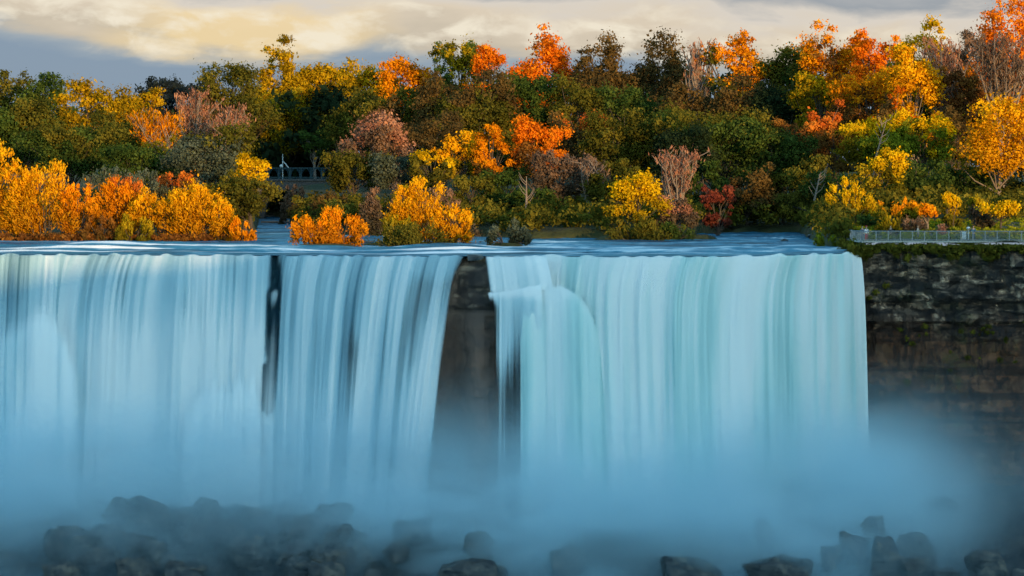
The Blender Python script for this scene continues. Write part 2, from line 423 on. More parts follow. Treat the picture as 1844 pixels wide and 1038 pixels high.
# middle fall
def cov_mid(PX, PY, U, T):
    c = .62 + .3 * ss(700, 860, PY)
    ex = interp(PY, [(460, 502), (523, 503), (640, 499), (740, 493), (780, 470)])
    edge = ss(ex - 6, ex + 10, PX); c = c * edge - .02 * (1 - edge)
    c = c - .5 * ss(640, 800, U) * ss(470, 520, PY) * ss(760, 640, PY) * .5
    c -= .35 * np.exp(-((PX - 640) / 16) ** 2) * ss(560, 640, PY) * ss(900, 800, PY)
    c = c - .9 * ss(822, 840, U) * (.5 + .5 * ss(455, 500, PY))
    return c
sheet("middle fall fanning down to the left between notch and bare rock", FALL_L, 484, 840,
      lambda u: interp(u, [(484, -8), (497, -8), (560, -12), (640, -34), (720, -44), (840, -80)]), cov_mid,
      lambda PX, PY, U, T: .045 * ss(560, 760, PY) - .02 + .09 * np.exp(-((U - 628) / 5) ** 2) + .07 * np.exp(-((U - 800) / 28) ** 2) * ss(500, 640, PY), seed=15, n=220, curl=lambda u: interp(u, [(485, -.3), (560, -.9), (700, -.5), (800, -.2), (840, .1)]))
sheet("short thread of water stepping down the dark notch", WISP, 482, 508, lambda u: u * 0 - 10, 
      lambda PX, PY, U, T: .16 * ss(0, .05, T) * ss(482, 487, U) * ss(508, 502, U) - .34 * ss(.05, .4, T), lambda PX, PY, U, T: 0.0, zfn=lambda u: u * 0 + 522, zbot=lambda u: u * 0 + 650, off=.9, throw=.6, seed=23, n=40, m=40, fold=.05)
# small cascade on top of the buttress
sheet("small cascade tumbling over the ledge right of the bare rock", WISP, 872, 982, lambda u: interp(u, [(872, 8), (982, 14)]),
      lambda PX, PY, U, T: .80 * ss(870, 892, U) * ss(1.0, .90, T) - .3 * ss(.9, 1, T) - .5 * ss(965, 982, U), lambda PX, PY, U, T: .05, zbot=lambda u: interp(u, [(872, 531), (982, 522)]), off=2.4, throw=.9, seed=16, n=100, m=40, fold=.1)
sheet("thin veils of water trailing down the bare rock face", WISP, 870, 975, lambda u: interp(u, [(878, -4), (962, 4)]),
      lambda PX, PY, U, T: 1.0 * ss(-.002, .010, T) * ss(868, 905, U) - .52 * ss(524, 560, PY) - .30 * ss(600, 730, PY) * ss(945, 925, U) + .3 * ss(925, 950, U) - .35 * ss(905, 880, U), lambda PX, PY, U, T: .08 * ss(545, 526, PY),
      zfn=lambda u: interp(u, [(870, 527), (925, 523), (975, 512)]), off=4.3, throw=.5, seed=17, n=100)
# right fall
def cov_right(PX, PY, U, T):
    c = 1.15 + 0 * U
    return c * ss(950, 972, U)
sheet("broad right-hand fall pouring in a smooth pale green curtain", FALL_R, 950, 1549,
      lambda u: interp(u, [(965, 8), (1100, 26), (1250, 12), (1400, 8), (1549, 7)]), cov_right,
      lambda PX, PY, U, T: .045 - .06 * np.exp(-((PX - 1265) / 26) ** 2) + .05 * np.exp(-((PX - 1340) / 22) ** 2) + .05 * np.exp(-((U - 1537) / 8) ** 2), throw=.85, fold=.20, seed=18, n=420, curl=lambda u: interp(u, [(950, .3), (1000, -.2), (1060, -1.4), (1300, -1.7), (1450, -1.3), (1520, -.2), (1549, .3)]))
apr = [(932, 535), (950, 524), (980, 514), (1010, 510), (1040, 519), (1062, 540), (1080, 575), (1098, 615), (1125, 680), (1150, 760)]
sheet("rounded green shoulder of water bulging over a ledge", FALL_R, 932, 1150, lambda u: interp(u, [(934, 2), (1112, 6)]),
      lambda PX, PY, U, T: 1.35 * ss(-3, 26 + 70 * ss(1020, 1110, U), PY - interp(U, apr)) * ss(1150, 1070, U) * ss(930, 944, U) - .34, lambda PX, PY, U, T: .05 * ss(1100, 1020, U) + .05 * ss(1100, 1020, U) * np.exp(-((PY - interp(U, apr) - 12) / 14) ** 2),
      zfn=lambda u: interp(u, apr), off=lambda u: interp(u, [(932, 3.6), (1040, 3.2), (1095, .9), (1150, .25)]), throw=.84, seed=19, n=200)

# ---------------------------------------------------------------- mist
def mist(name, x0, x1, y0, y1, z0, z1, expr, label):
    mb = MB(); mb.box(((x0 + x1) / 2, (y0 + y1) / 2, (z0 + z1) / 2), ((x1 - x0) / 2, (y1 - y0) / 2, (z1 - z0) / 2))
    t = NT(name); p = t.pos(); xyz = t.n("SeparateXYZ"); t.l(p, xyz.inputs[0])
    x, y, z = xyz.outputs
    dens = expr(t, p, x, y, z)
    v = t.n("VolumePrincipled"); v.inputs["Color"].default_value = (.74, .94, 1.0, 1); v.inputs["Anisotropy"].default_value = .0
    t.l(dens, v.inputs["Density"]); t.l(v.outputs[0], t.out.inputs["Volume"])
    o = mb.build("spray_mist", t.m); tag(o, label, kind="stuff"); return o
def lin(t, v, a, b, lo=0.0, hi=1.0):
    nd = t.n("MapRange", _interpolation_type='SMOOTHSTEP'); t.l(v, nd.inputs[0])
    for i, q in enumerate((a, b, lo, hi)): nd.inputs[i + 1].default_value = q
    return nd.outputs[0]
def mist_expr(t, p, x, y, z):
    n = t.noise(t.mapv(p, (.055, .07, .085)), 1.0, 4, .55, .5)
    hz = lin(t, t.math('ADD', z, t.math('MULTIPLY', t.math('SUBTRACT', n, .5), 22.0)), -8.5, -29.5)
    hz = t.math('POWER', hz, 2.1)
    yf = lin(t, y, 370.0, 385.0, .30, 1.0)
    # clearer to the right, where the cliff shows, and over the boulder heap
    xr = lin(t, t.math('ADD', x, t.math('MULTIPLY', n, 10.0)), 38.0, 60.0, 1.0, .07)
    xc = t.math('MULTIPLY', hz, t.math('MULTIPLY', yf, xr))
    lowl = t.math('MULTIPLY', lin(t, x, -14.0, -24.0), lin(t, t.math('ADD', z, t.math('MULTIPLY', t.math('SUBTRACT', n, .5), 10.0)), -19.0, -25.0))
    xc = t.math('MULTIPLY', xc, t.math('SUBTRACT', 1.0, t.math('MULTIPLY', lowl, .5)))
    nn = t.ramp(n, [(.40, .10), (.58, 1.25)])
    return t.math('MULTIPLY', t.math('MULTIPLY', xc, nn), .43)
mist("spray_mist", -100, 100, 366, 399, -36, -6, mist_expr, "blue spray mist rising from the foot of the falls")

# ---------------------------------------------------------------- foliage builders
def leaf_cloud(rng, C, Rr, N, size, aspect=1.6, upward=0.0, flat=.8, tipbias=.25, ctint=None, drift=None, root=None):
    """leaf-sized rhombs on clumps. C (k,3) centres, Rr (k,) radii"""
    k = len(C); w = Rr ** 2; w = w / w.sum(); idx = rng.choice(k, N, p=w)
    d = rng.normal(size=(N, 3)); d[:, 2] += tipbias; d /= np.linalg.norm(d, axis=1)[:, None]
    rad = np.abs(rng.normal(.62, .27, N)) + .05
    ph = rng.uniform(0, 6.28, (k, 3))[idx]
    lump = 1 + .30 * np.sin(d[:, 0] * 5 + ph[:, 0]) * np.sin(d[:, 1] * 5 + ph[:, 1]) + .18 * np.sin(d[:, 2] * 9 + ph[:, 2])
    off = d * (Rr[idx] * rad * lump)[:, None]; off[:, 2] *= flat
    P = C[idx] + off
    if drift is not None: P += drift(P)
    nrm = d + rng.normal(size=(N, 3)) * .55; nrm /= np.linalg.norm(nrm, axis=1)[:, None]
    up = rng.normal(size=(N, 3)) * (1 - upward) + np.array([0, 0, 1.0]) * upward * 1.2 + d * upward * .7
    if root is not None:
        q = P - np.array(root); q /= (np.linalg.norm(q, axis=1)[:, None] + 1e-6); up = q + rng.normal(size=(N, 3)) * .28
    a = up - nrm * (up * nrm).sum(1)[:, None]; a /= (np.linalg.norm(a, axis=1)[:, None] + 1e-9)
    b = np.cross(nrm, a)
    s = size * .92 * np.exp(rng.normal(0, .38, N)).clip(.35, 2.0)
    la = a * (s * .5 * math.sqrt(aspect))[:, None]; lb = b * (s * .5 / math.sqrt(aspect))[:, None]
    V = np.stack([P - la, P + lb * 1.0, P + la, P - lb * 1.0], 1).reshape(-1, 3)
    F = np.arange(N * 4).reshape(N, 4)
    if ctint is None: ctint = rng.uniform(0, 1, k)
    tint = np.clip(.74 * ctint[idx] + .26 * rng.uniform(0, 1, N), 0, 1)
    return V, F, np.repeat(tint, 4)

def tree(kind, cx, top, w, d, pal, label, cb=None, grp=None, cat=None, name=None, trunk_mat=None, lean=0, base=None, dens=1.0, clumps=None, tip=None, seed=None):
    """tip: (palette, share) for a second foliage colour, painting sunlight on the top and right side"""
    rng = np.random.RandomState(abs(int(cx * 7 + top * 13 + d)) % 99991 if seed is None else seed)
    x = X(cx, d); gz = float(ground_z(x, d)) if base is None else base
    H = Z(top, d) - gz; W = w / FOC * d * {'round': 1.22, 'bush': 1.36, 'bare': .92, 'tall': 1}[kind]
    size = .255 * (d / 450.0) ** .9
    nm = name or {'round': 'tree', 'bush': 'bush', 'bare': 'bare_tree', 'tall': 'tree'}[kind]
    root = empty(nm, (x, d, gz), label, cat or ('bush' if kind == 'bush' else 'tree'), grp or ('bushes along the river and its islets' if kind == 'bush' and not cat else 'autumn trees of the island wood'))
    tb = MB(); lx = lean / FOC * d
    if kind in ('round', 'tall'):
        cb = .28 if cb is None else cb
        if kind == 'tall': pass
        hc = H * (1 - cb); cz = H * (1 + cb) / 2
        ax, ay, az = W / 2, max(W / 2 * .85, 1.5), hc / 2
        k = clumps or int(np.clip(W * hc / 2.4, 28, 120))
        u = rng.normal(size=(k, 3)); u /= np.linalg.norm(u, axis=1)[:, None]; u = np.sign(u) * np.abs(u) ** .78
        u[:, 1] = np.where(rng.uniform(size=k) < .6, -np.abs(u[:, 1]), u[:, 1])
        r = rng.uniform(.45, 1.0, k) ** .5
        ph = rng.uniform(0, 6.28, 3)
        lob = 1 + .22 * np.sin(np.arctan2(u[:, 2], u[:, 0]) * 3 + ph[0]) + .14 * np.sin(np.arctan2(u[:, 2], u[:, 0]) * 5 + ph[1])
        cr = np.clip(W * .135, .6, 2.0) * rng.uniform(.5, 1.35, k)
        sc = (r * lob)
        C = np.stack([u[:, 0] * (ax - cr * .7) * sc + lx * (u[:, 2] + 1) / 2, u[:, 1] * (ay - cr * .7) * sc, cz + u[:, 2] * (az - cr * .8) * sc], -1)
        # narrower at the very bottom
        tz = H * (.74 if kind == 'round' else .85)
        pts = [(0, 0, -.5), (rng.uniform(-.2, .2), 0, H * .25), (lx * .4 + rng.uniform(-.4, .4), rng.uniform(-.3, .3), H * .5), (lx * .7, 0, tz)]
        rb = .022 * H + .06; tb.tube(pts, [rb * 1.25, rb * .85, rb * .6, rb * .25], 7)
        for i in rng.choice(k, min(k, 18), replace=False):
            c = C[i]; s0 = np.clip((c[2] - .35 * hc) / tz * rng.uniform(.6, .9), .22, .92)
            st = Vector(pts[1]).lerp(Vector(pts[3]), (s0 * tz - H * .25) / (tz - H * .25)) if s0 * tz > H * .25 else Vector((0, 0, s0 * tz))
            e = Vector(c); md = st.lerp(e, .5) + Vector((0, 0, -.06 * (e - st).length + .3)) + Vector(rng.normal(size=3) * .25)
            tb.tube([st, md, e], [rb * .38, rb * .22, rb * .08], 5)
        N = int(np.clip(4.4 * W * hc / (.5 * size * size) * dens, 1800, 23000))
        ct = rng.uniform(0, 1, k)
        V, F, T = leaf_cloud(rng, C, cr, N, size, 1.5, 0.15, .78, .3, ct)
    elif kind == 'bush':
        k = clumps or int(np.clip(W * H / .8, 40, 140)); ax = W / 2
        npl = max(5, int(W / 1.1)); pa = rng.uniform(-1, 1, npl); ph_ = rng.uniform(.80, 1.03, npl) ; pi_ = rng.randint(0, npl, k)
        a = np.clip(pa[pi_] + rng.normal(size=k) * .16, -1.05, 1.05); b = rng.uniform(-1, .7, k) ; t = rng.uniform(.04, 1, k) ** .85
        prof = np.sqrt(np.clip(1 - (a * .93) ** 2, 0.02, 1)) * ph_[pi_]; prof = prof / max(prof.max(), .5) * 1.0
        cr = np.clip(W * .10, .4, 1.2) * rng.uniform(.6, 1.3, k) * (1.1 - .35 * t)
        C = np.stack([a * (ax - cr * .6) * (.80 + .20 * t) + lx * t, b * ax * .5, t * (H - cr * .75) * prof + .1], -1)
        for i in rng.choice(k, min(k, 22), replace=False):
            c = C[i]; s = Vector((c[0] * .35 + rng.uniform(-.2, .2), c[1] * .4, -.4)); e = Vector(c)
            md = s.lerp(e, .5) + Vector((-(c[0]) * .12, 0, .1 * H))
            tb.tube([s, md, e], [.085, .06, .02], 5)
        N = int(np.clip(4.2 * W * H / (.4 * size * size) * dens, 1500, 21000))
        ct = np.clip(.25 + .5 * t + rng.uniform(-.3, .35, k), 0, 1)
        V, F, T = leaf_cloud(rng, C, cr, N, size * .95, 2.3, .55, 1.3, .35, ct, root=(lx * .3, 0, -.25 * H))
    elif kind == 'bare':
        cb = .22 if cb is None else cb
        rb = .02 * H + .05; tips = []
        tb.tube([(0, 0, -.5), (rng.uniform(-.2, .2), 0, H * .3), (lx * .4, 0, H * .62)], [rb * 1.2, rb * .8, rb * .4], 7)
        nb = 17
        for i in range(nb):
            s0 = rng.uniform(cb, .62) * H; an = rng.uniform(0, 6.28); sp = rng.uniform(.35, 1.0) * W / 2
            e = Vector((math.cos(an) * sp + lx * .6, math.sin(an) * sp * .8, min(H * .97, s0 + (H - s0) * rng.uniform(.55, 1.0) * (1 - .35 * (sp / (W / 2)) ** 2))))
            st = Vector((lx * .3 * s0 / H, 0, s0)); md = st.lerp(e, .45) + Vector((math.cos(an), math.sin(an), -.4)) * .1 * sp
            tb.tube([st, md, e], [rb * .5, rb * .36, .05], 5)
            for j in range(7):
                q = st.lerp(e, rng.uniform(.3, 1)); ee = q + Vector((rng.normal() * .16 * W, rng.normal() * .12 * W, rng.uniform(.05, .22) * H))
                if ee.z > H: ee.z = H * rng.uniform(.93, 1)
                tb.tube([q, ee], [max(.07, rb * .22), .04], 4, cap=False); tips += [q.lerp(ee, .6), ee]
        C = np.array([tuple(p) for p in tips]); cr = np.clip(W * .085, .35, 1.0) * rng.uniform(.6, 1.3, len(C))
        N = int(np.clip(.62 * W * H * .8 / (.22 * size * size) * dens, 1000, 9000))
        V, F, T = leaf_cloud(rng, C, cr, N, size * .85, 4.0, .75, 1.2, .5, root=(0, 0, H * .12))
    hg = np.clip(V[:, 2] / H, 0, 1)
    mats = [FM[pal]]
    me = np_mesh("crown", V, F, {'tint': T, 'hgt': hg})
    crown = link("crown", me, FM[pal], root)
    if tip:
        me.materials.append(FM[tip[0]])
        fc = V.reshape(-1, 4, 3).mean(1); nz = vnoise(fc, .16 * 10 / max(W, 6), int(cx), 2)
        sel = (fc[:, 2] / H + .22 * nz + .25 * fc[:, 0] / W) > (1 - tip[1])  # leaves on the top and right side recoloured as painted sunlight
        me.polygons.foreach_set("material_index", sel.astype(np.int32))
    tb.build("trunk" if kind != 'bush' else "stems", trunk_mat or (BARKP if kind == 'bare' else BARK), root, smooth=True)
    return root
# ---------------------------------------------------------------- the trees, one by one
# kind, centre px, top px, width px, distance, leaves, label, extras
T_ = [
 # skyline, left to right
 ('round', 15, 128, 110, 640, 'olive', 'dark olive tree at the far left edge of the skyline', {}),
 ('round', 82, 134, 95, 620, 'green', 'flat-topped green tree, second along the left skyline', {}),
 ('round', 165, 138, 120, 585, 'goldolive', 'yellow-olive domed tree on the left skyline', dict(tip=('mustard', .55))),
 ('round', 240, 155, 85, 590, 'goldolive', 'smaller mustard tree just right of the yellow dome on the left skyline', dict(tip=('mustard', .35))),
 ('round', 305, 130, 100, 900, 'bluish', 'distant blue-black tree in the lowest dip of the skyline', {}),
 ('round', 362, 148, 60, 880, 'bluish', 'small distant dark tree closing the dip in the skyline', {}),
 ('round', 415, 112, 125, 640, 'brown', 'dark brown tree where the skyline climbs right of the dip', dict(tip=('olive', .5))),
 ('round', 505, 80, 100, 706, 'goldolive', 'tall golden tree peaking above its neighbours left of centre', dict(tip=('mustard', .6))),
 ('round', 585, 97, 110, 712, 'goldolive', 'airy golden tree right of the tallest gold peak', dict(tip=('mustard', .6))),
 ('round', 660, 108, 90, 660, 'olive', 'thin-topped mustard tree on the skyline at left centre', dict(tip=('mustard', .45))),
 ('round', 735, 103, 110, 650, 'goldolive', 'broad bright gold-orange crown on the skyline left of the green one', dict(tip=('amber', .5))),
 ('round', 832, 62, 90, 640, 'green', 'tall leafy green tree standing up from the skyline near centre', dict(tip=('goldolive', .25))),
 ('round', 882, 86, 80, 625, 'rust', 'small orange crown tucked right of the green skyline tree', dict(tip=('orange', .5))),
 ('round', 975, 66, 120, 630, 'rust', 'vivid orange-topped tree on the central skyline', dict(tip=('orange', .55))),
 ('round', 1078, 72, 110, 620, 'brown', 'dark see-through brown tree right of the vivid orange one', {}),
 ('round', 1190, 68, 125, 620, 'brown', 'wide dark brown dome on the skyline right of centre', {}),
 ('bare', 1262, 72, 70, 600, 'pink', 'bare pinkish tree with upright twigs against the sky', dict(dens=.5)),
 ('round', 1325, 50, 95, 600, 'olive', 'thin gold-topped tree just right of the bare skyline tree', dict(tip=('amber', .35), dens=.75)),
 ('round', 1410, 72, 115, 600, 'green', 'dark green skyline tree between gold and rust ones', dict(tip=('olive', .3))),
 ('round', 1505, 44, 120, 585, 'rust', 'large rusty brown dome on the right skyline', dict(tip=('amber', .42))),
 ('round', 1575, 50, 90, 575, 'rust', 'orange-capped tree overlapping the rusty dome', dict(tip=('orange', .55))),
 ('round', 1655, 46, 95, 590, 'olive', 'yellow-topped tree behind the gold one on the right skyline', dict(tip=('yellow', .35))),
 ('round', 1730, 52, 80, 590, 'brown', 'dusty brown tree in the notch before the tallest right-hand tree', dict(tip=('dusty', .4))),
 ('round', 1812, -12, 125, 560, 'rust', 'tallest orange tree running out of the top right corner', dict(tip=('orange', .6))),
 ('round', 1925, 20, 130, 565, 'olive', 'tree cut by the right edge behind the tallest orange one', dict(tip=('amber', .5))),
 ('round', -70, 140, 130, 630, 'olive', 'olive tree cut by the left edge of the skyline', {}),
 # second row
 ('round', -20, 185, 120, 560, 'green', 'green tree cut by the left edge below the skyline', {}),
 ('round', 50, 170, 110, 560, 'green', 'rounded green tree low in the left corner of the wood', dict(tip=('olive', .3))),
 ('round', 130, 205, 150, 530, 'green', 'broad mid-green tree behind the left golden bushes', dict(tip=('olive', .25))),
 ('round', 205, 195, 90, 545, 'olive', 'olive tree between the broad green one and the orange stems', {}),
 ('bare', 282, 198, 105, 532, 'amber', 'tawny orange tree with showing stems on the left slope', dict(dens=1.5)),
 ('bare', 345, 162, 78, 560, 'pink', 'salmon pink twiggy tree rising over the left slope', dict(dens=1.3)),
 ('bare', 405, 192, 80, 545, 'pink', 'fan-shaped pink twiggy tree leaning right above the grey-green slope', dict(dens=1.2, lean=15)),
 ('round', 310, 235, 110, 520, 'dusty', 'dusty brown tree beneath the salmon one', dict(tip=('goldolive', .3))),
 ('round', 380, 222, 140, 505, 'sage', 'large grey-green tree sloping down to the channel', dict(tip=('olive', .2))),
 ('round', 245, 255, 120, 510, 'green', 'dark green tree behind the red-topped bush', {}),
 ('round', 440, 300, 90, 478, 'olive', 'dark tree at the water corner left of the bridge', dict(cb=.1)),
 ('round', 452, 274, 62, 482, 'yellow', 'bright yellow tree glowing beside the bridge', dict(cb=.45)),
 ('round', 395, 310, 110, 480, 'olive', 'shaded grey-green tree above the end of the golden bushes', dict(cb=.08)),
 ('round', 310, 300, 70, 490, 'rust', 'small tree with a red-orange tip above the golden bushes', dict(tip=('redor', .25), cb=.1)),
 ('round', 480, 150, 105, 700, 'goldolive', 'olive gold tree hanging over the left of the bridge', dict(tip=('goldolive', .4))),
 ('round', 560, 175, 140, 720, 'dark', 'deep shadowed tree behind the bridge', dict(cb=.05)),
 ('round', 480, 210, 120, 730, 'dark', 'blackish tree filling the gap left of the bridge lamp', dict(cb=.05)),
 ('round', 655, 165, 120, 640, 'olive', 'olive tree over the right end of the bridge', {}),
 ('round', 568, 232, 55, 684, 'green', 'small round green tree with a forked trunk at the bridge', dict(cb=.5, trunk_mat='p')),
 ('round', 720, 150, 120, 620, 'brown', 'brown-grey tree below the gold-orange skyline crown', dict(tip=('olive', .3))),
 ('round', 800, 132, 120, 610, 'brown', 'muted brown dome left of the central olive tree', {}),
 ('round', 862, 135, 140, 600, 'olive', 'tall layered olive tree at the centre of the wood', dict(tip=('brown', .3))),
 ('round', 945, 118, 120, 605, 'green', 'dark green tree under the vivid orange crown', {}),
 ('round', 1040, 130, 110, 600, 'olive', 'olive-brown tree below the see-through brown one', {}),
 ('round', 1130, 145, 120, 600, 'green', 'shadowy green tree between two brown skyline domes', {}),
 ('round', 1240, 145, 110, 590, 'brown', 'dark brown tree under the bare skyline tree', {}),
 ('round', 1330, 130, 110, 585, 'brown', 'brown tree below the thin gold-topped one', {}),
 ('round', 1410, 145, 110, 580, 'dark', 'very dark tree at the middle of the right-hand wood', {}),
 ('round', 1480, 120, 100, 570, 'goldolive', 'olive tree with yellow flecks under the rusty dome', dict(tip=('mustard', .4))),
 ('round', 1560, 120, 120, 560, 'rust', 'red-brown tree below the orange-capped one', dict(tip=('amber', .3))),
 ('round', 1640, 85, 110, 545, 'goldolive', 'bright gold tree with pale limbs below the right skyline', dict(tip=('gold', .55), trunk_mat='p')),
 ('bare', 1700, 70, 90, 550, 'pink', 'slender pink-gold twiggy tree at the right', dict(dens=1.2)),
 ('bare', 1805, 62, 130, 530, 'dusty', 'large bare greyish-pink tree with forking limbs at the right edge', dict(dens=1.2)),
 ('round', 1740, 120, 90, 545, 'rust', 'dark red-brown tree between the gold one and the bare one', {}),
 # third row
 ('round', 672, 208, 135, 560, 'dusty', 'grey-pink spreading tree right of the bridge', dict(tip=('pink', .25))),
 ('round', 640, 262, 110, 545, 'olive', 'dusky olive tree over the bank right of the bridge', {}),
 ('round', 715, 268, 90, 540, 'sage', 'greyish green tree behind the central golden bush', {}),
 ('round', 775, 262, 75, 535, 'olive', 'small olive tree with yellow tips left of the twin orange ones', dict(tip=('yellow', .3))),
 ('round', 835, 230, 80, 545, 'goldolive', 'loose yellow tree left of the narrow orange one', dict(tip=('gold', .45), dens=.8)),
 ('round', 885, 222, 70, 540, 'rust', 'narrow amber tree in a ray of sun at centre', dict(tip=('amber', .6))),
 ('round', 968, 207, 105, 540, 'rust', 'fiery orange sunlit crown in the middle of the wood', dict(tip=('orange', .55))),
 ('round', 780, 200, 120, 570, 'brown', 'brownish tree between the dusty and the amber trees', {}),
 ('round', 1040, 186, 100, 560, 'brown', 'tree with an orange-pink cap right of the fiery crown', dict(tip=('redor', .22))),
 ('round', 1110, 200, 120, 545, 'olive', 'olive tree right of the pink-capped one', {}),
 ('round', 1190, 180, 130, 545, 'olive', 'tall olive gold tree right of centre', dict(tip=('olive', .3))),
 ('round', 1300, 185, 200, 540, 'green', 'huge spreading green tree in the right-hand middle', dict(tip=('olive', .2))),
 ('round', 1235, 215, 110, 530, 'dark', 'dark green lobe-shaped tree beside the huge green one', {}),
 ('round', 1390, 215, 130, 535, 'green', 'green tree forming the right shoulder of the huge green one', {}),
 ('round', 1435, 205, 90, 540, 'rust', 'maroon-brown tree right of the huge green one', {}),
 ('round', 1498, 188, 75, 525, 'rust', 'small red-orange crown above the lime-green tree', dict(tip=('redor', .5))),
 ('round', 1560, 200, 105, 515, 'goldolive', 'yellow-green tree left of the pale snag', dict(tip=('yellow', .35))),
 ('round', 1660, 196, 110, 510, 'lime', 'yellow-tipped lime tree on the right', dict(tip=('yellow', .3))),
 ('round', 1600, 235, 90, 505, 'lime', 'fresh lime-green tree at right centre', {}),
 ('round', 1610, 165, 80, 540, 'brown', 'brown tree with a small orange patch above the lime ones', dict(tip=('orange', .15))),
 ('round', 1720, 200, 80, 520, 'brown', 'brown tree behind the big golden tree', {}),
 ('round', 1795, 165, 165, 478, 'goldolive', 'big golden tree at the right with a tall pale trunk', dict(tip=('gold', .75), cb=.24, trunk_mat='p', lean=40, dens=.85, clumps=110)),
 ('round', 1890, 170, 120, 482, 'goldolive', 'golden tree cut by the right edge', dict(tip=('amber', .6), cb=.4)),
 # low row along the shore
 ('round', 1010, 262, 100, 510, 'dusty', 'grey-brown twiggy tree left of the bright yellow shore tree', dict(cb=.15)),
 ('bare', 1060, 285, 80, 505, 'dusty', 'thin bare grey tree standing over the shore shadow', dict(dens=.8)),
 ('round', 905, 298, 90, 515, 'green', 'low green tree right of the central golden bush', dict(cb=.1)),
 ('round', 850, 310, 80, 512, 'olive', 'low dark olive tree behind the end of the golden bush', dict(cb=.1)),
 ('round', 960, 330, 80, 505, 'green', 'short green tree beside a pale straight trunk', dict(cb=.1)),
 ('round', 1100, 275, 90, 505, 'olive', 'olive tree behind the bright yellow shore tree', dict(cb=.1)),
 ('round', 1145, 308, 100, 474, 'goldolive', 'bright yellow round tree on the islet in the river', dict(tip=('yellow', .72), cb=.1)),
 ('bare', 1222, 268, 85, 479, 'pink', 'pink bare tree with fanning twigs on the islet', dict(dens=1.0, trunk_mat='p')),
 ('round', 1215, 350, 70, 476, 'dusty', 'low brownish tree at the foot of the pink bare tree', dict(cb=.05, tip=('pink', .3))),
 ('round', 1294, 325, 55, 500, 'red', 'narrow brick-red tree at the shore', dict(cb=.12)),
 ('round', 1345, 300, 100, 528, 'brown', 'brown-grey tree at the shore right of the red one', dict(cb=.08)),
 ('round', 1410, 290, 100, 532, 'olive', 'shaded olive tree above the dark river rock', dict(cb=.08)),
 ('round', 1460, 275, 90, 500, 'olive', 'dull olive tree left of the yellow feathery one', dict(cb=.08)),
 ('round', 1500, 300, 90, 490, 'green', 'low green tree by the start of the railing', dict(cb=.08)),
 ('round', 1265, 280, 80, 525, 'green', 'dark low tree between the pink bare one and the brown one', dict(cb=.08)),
 ('bush', 1537, 318, 72, 452, 'yellow', 'feathery yellow tree near the end of the railing', dict(lean=-8, cat='tree', name='tree')),
 ('round', 1585, 262, 85, 470, 'goldolive', 'yellow-flecked green tree above the orange shrub', dict(tip=('yellow', .35), cb=.15)),
 ('round', 1650, 280, 120, 480, 'green', 'dark green tree shading the lawn behind the railing', dict(cb=.1)),
 ('round', 1735, 290, 120, 485, 'green', 'dark green tree left of the pale trunk', dict(cb=.1)),
 ('round', 1850, 300, 90, 490, 'dark', 'shadowed tree behind the pale trunk', dict(cb=.1)),
 ('bush', 1618, 355, 70, 432, 'goldolive', 'rounded orange-yellow shrub behind the railing', dict(tip=('amber', .45))),
 ('round', 1669, 364, 27, 428, 'amber', 'little orange tree with a thin leaning trunk behind the railing', dict(cb=.45, trunk_mat='p')),
 ('bush', 1708, 343, 48, 432, 'goldolive', 'upright yellow-olive shrub in the middle of the railing row', dict(tip=('yellow', .4))),
 ('bush', 1752, 352, 58, 434, 'dusty', 'tan-olive shrub with a drooping top behind the railing', dict(tip=('goldolive', .4))),
 ('round', 1802, 360, 64, 430, 'goldolive', 'small flat-crowned yellow tree left of the pale trunk', dict(tip=('yellow', .7), cb=.35)),
 ('bush', 1640, 392, 50, 424, 'dusty', 'low brown shrub close behind the railing', {}),
 ('bush', 1600, 392, 36, 424, 'goldolive', 'low mustard shrub under the orange-yellow one', {}),
 ('bush', 1697, 408, 13, 417, 'pink', 'tiny round salmon shrub on the lawn by the railing', dict(clumps=10)),
 ('bush', 1562, 385, 50, 440, 'green', 'dim green shrub behind the strollers', {}),
 # bushes in the river and on the left bank
 ('bush', -25, 235, 110, 470, 'amber', 'tall amber bush cut by the left edge', dict(tip=('gold', .5))),
 ('bush', 25, 282, 75, 468, 'amber', 'golden bush with an orange tip, first in from the left edge', dict(tip=('gold', .5))),
 ('bush', 82, 290, 120, 467, 'gold', 'large golden bush in the left bank row', {}),
 ('bush', 140, 325, 60, 466, 'amber', 'lower golden bush sloping down to the gap in the left row', {}),
 ('bush', 218, 312, 95, 472, 'amber', 'bush with red-orange tips right of the gap in the left row', dict(tip=('redor', .28))),
 ('bush', 200, 296, 100, 485, 'sage', 'grey-green willow bush behind the red-tipped one', {}),
 ('bush', 262, 300, 80, 487, 'sage', 'pale sage bush peeping over the golden row', {}),
 ('bush', 285, 335, 90, 468, 'gold', 'golden bush between the red-tipped and the biggest round one', {}),
 ('bush', 345, 327, 115, 466, 'gold', 'wide yellow-gold bush, highest of the right part of the left row', {}),
 ('bush', 395, 355, 60, 465, 'gold', 'golden bush stepping down towards the channel', {}),
 ('bush', 432, 388, 45, 463, 'amber', 'small round orange bush at the channel mouth', {}),
 ('bush', 238, 388, 70, 463, 'goldolive', 'low olive-yellow shrub in front of the golden row', {}),
 ('bush', 180, 385, 50, 464, 'rust', 'small rusty shrub in the gap of the left row', {}),
 ('bush', 560, 384, 78, 426, 'amber', 'left half of the orange islet bush, low and rounded', {}),
 ('bush', 612, 366, 80, 427, 'amber', 'taller right half of the orange islet bush', dict(tip=('orange', .3))),
 ('bush', 556, 366, 60, 545, 'rust', 'dark purplish shrub below the bridge', {}),
 ('bush', 530, 322, 40, 600, 'dusty', 'dim grey-yellow shrub against the bridge arch', {}),
 ('bush', 590, 345, 80, 530, 'brown', 'dark brown shrub behind the orange islet bush', {}),
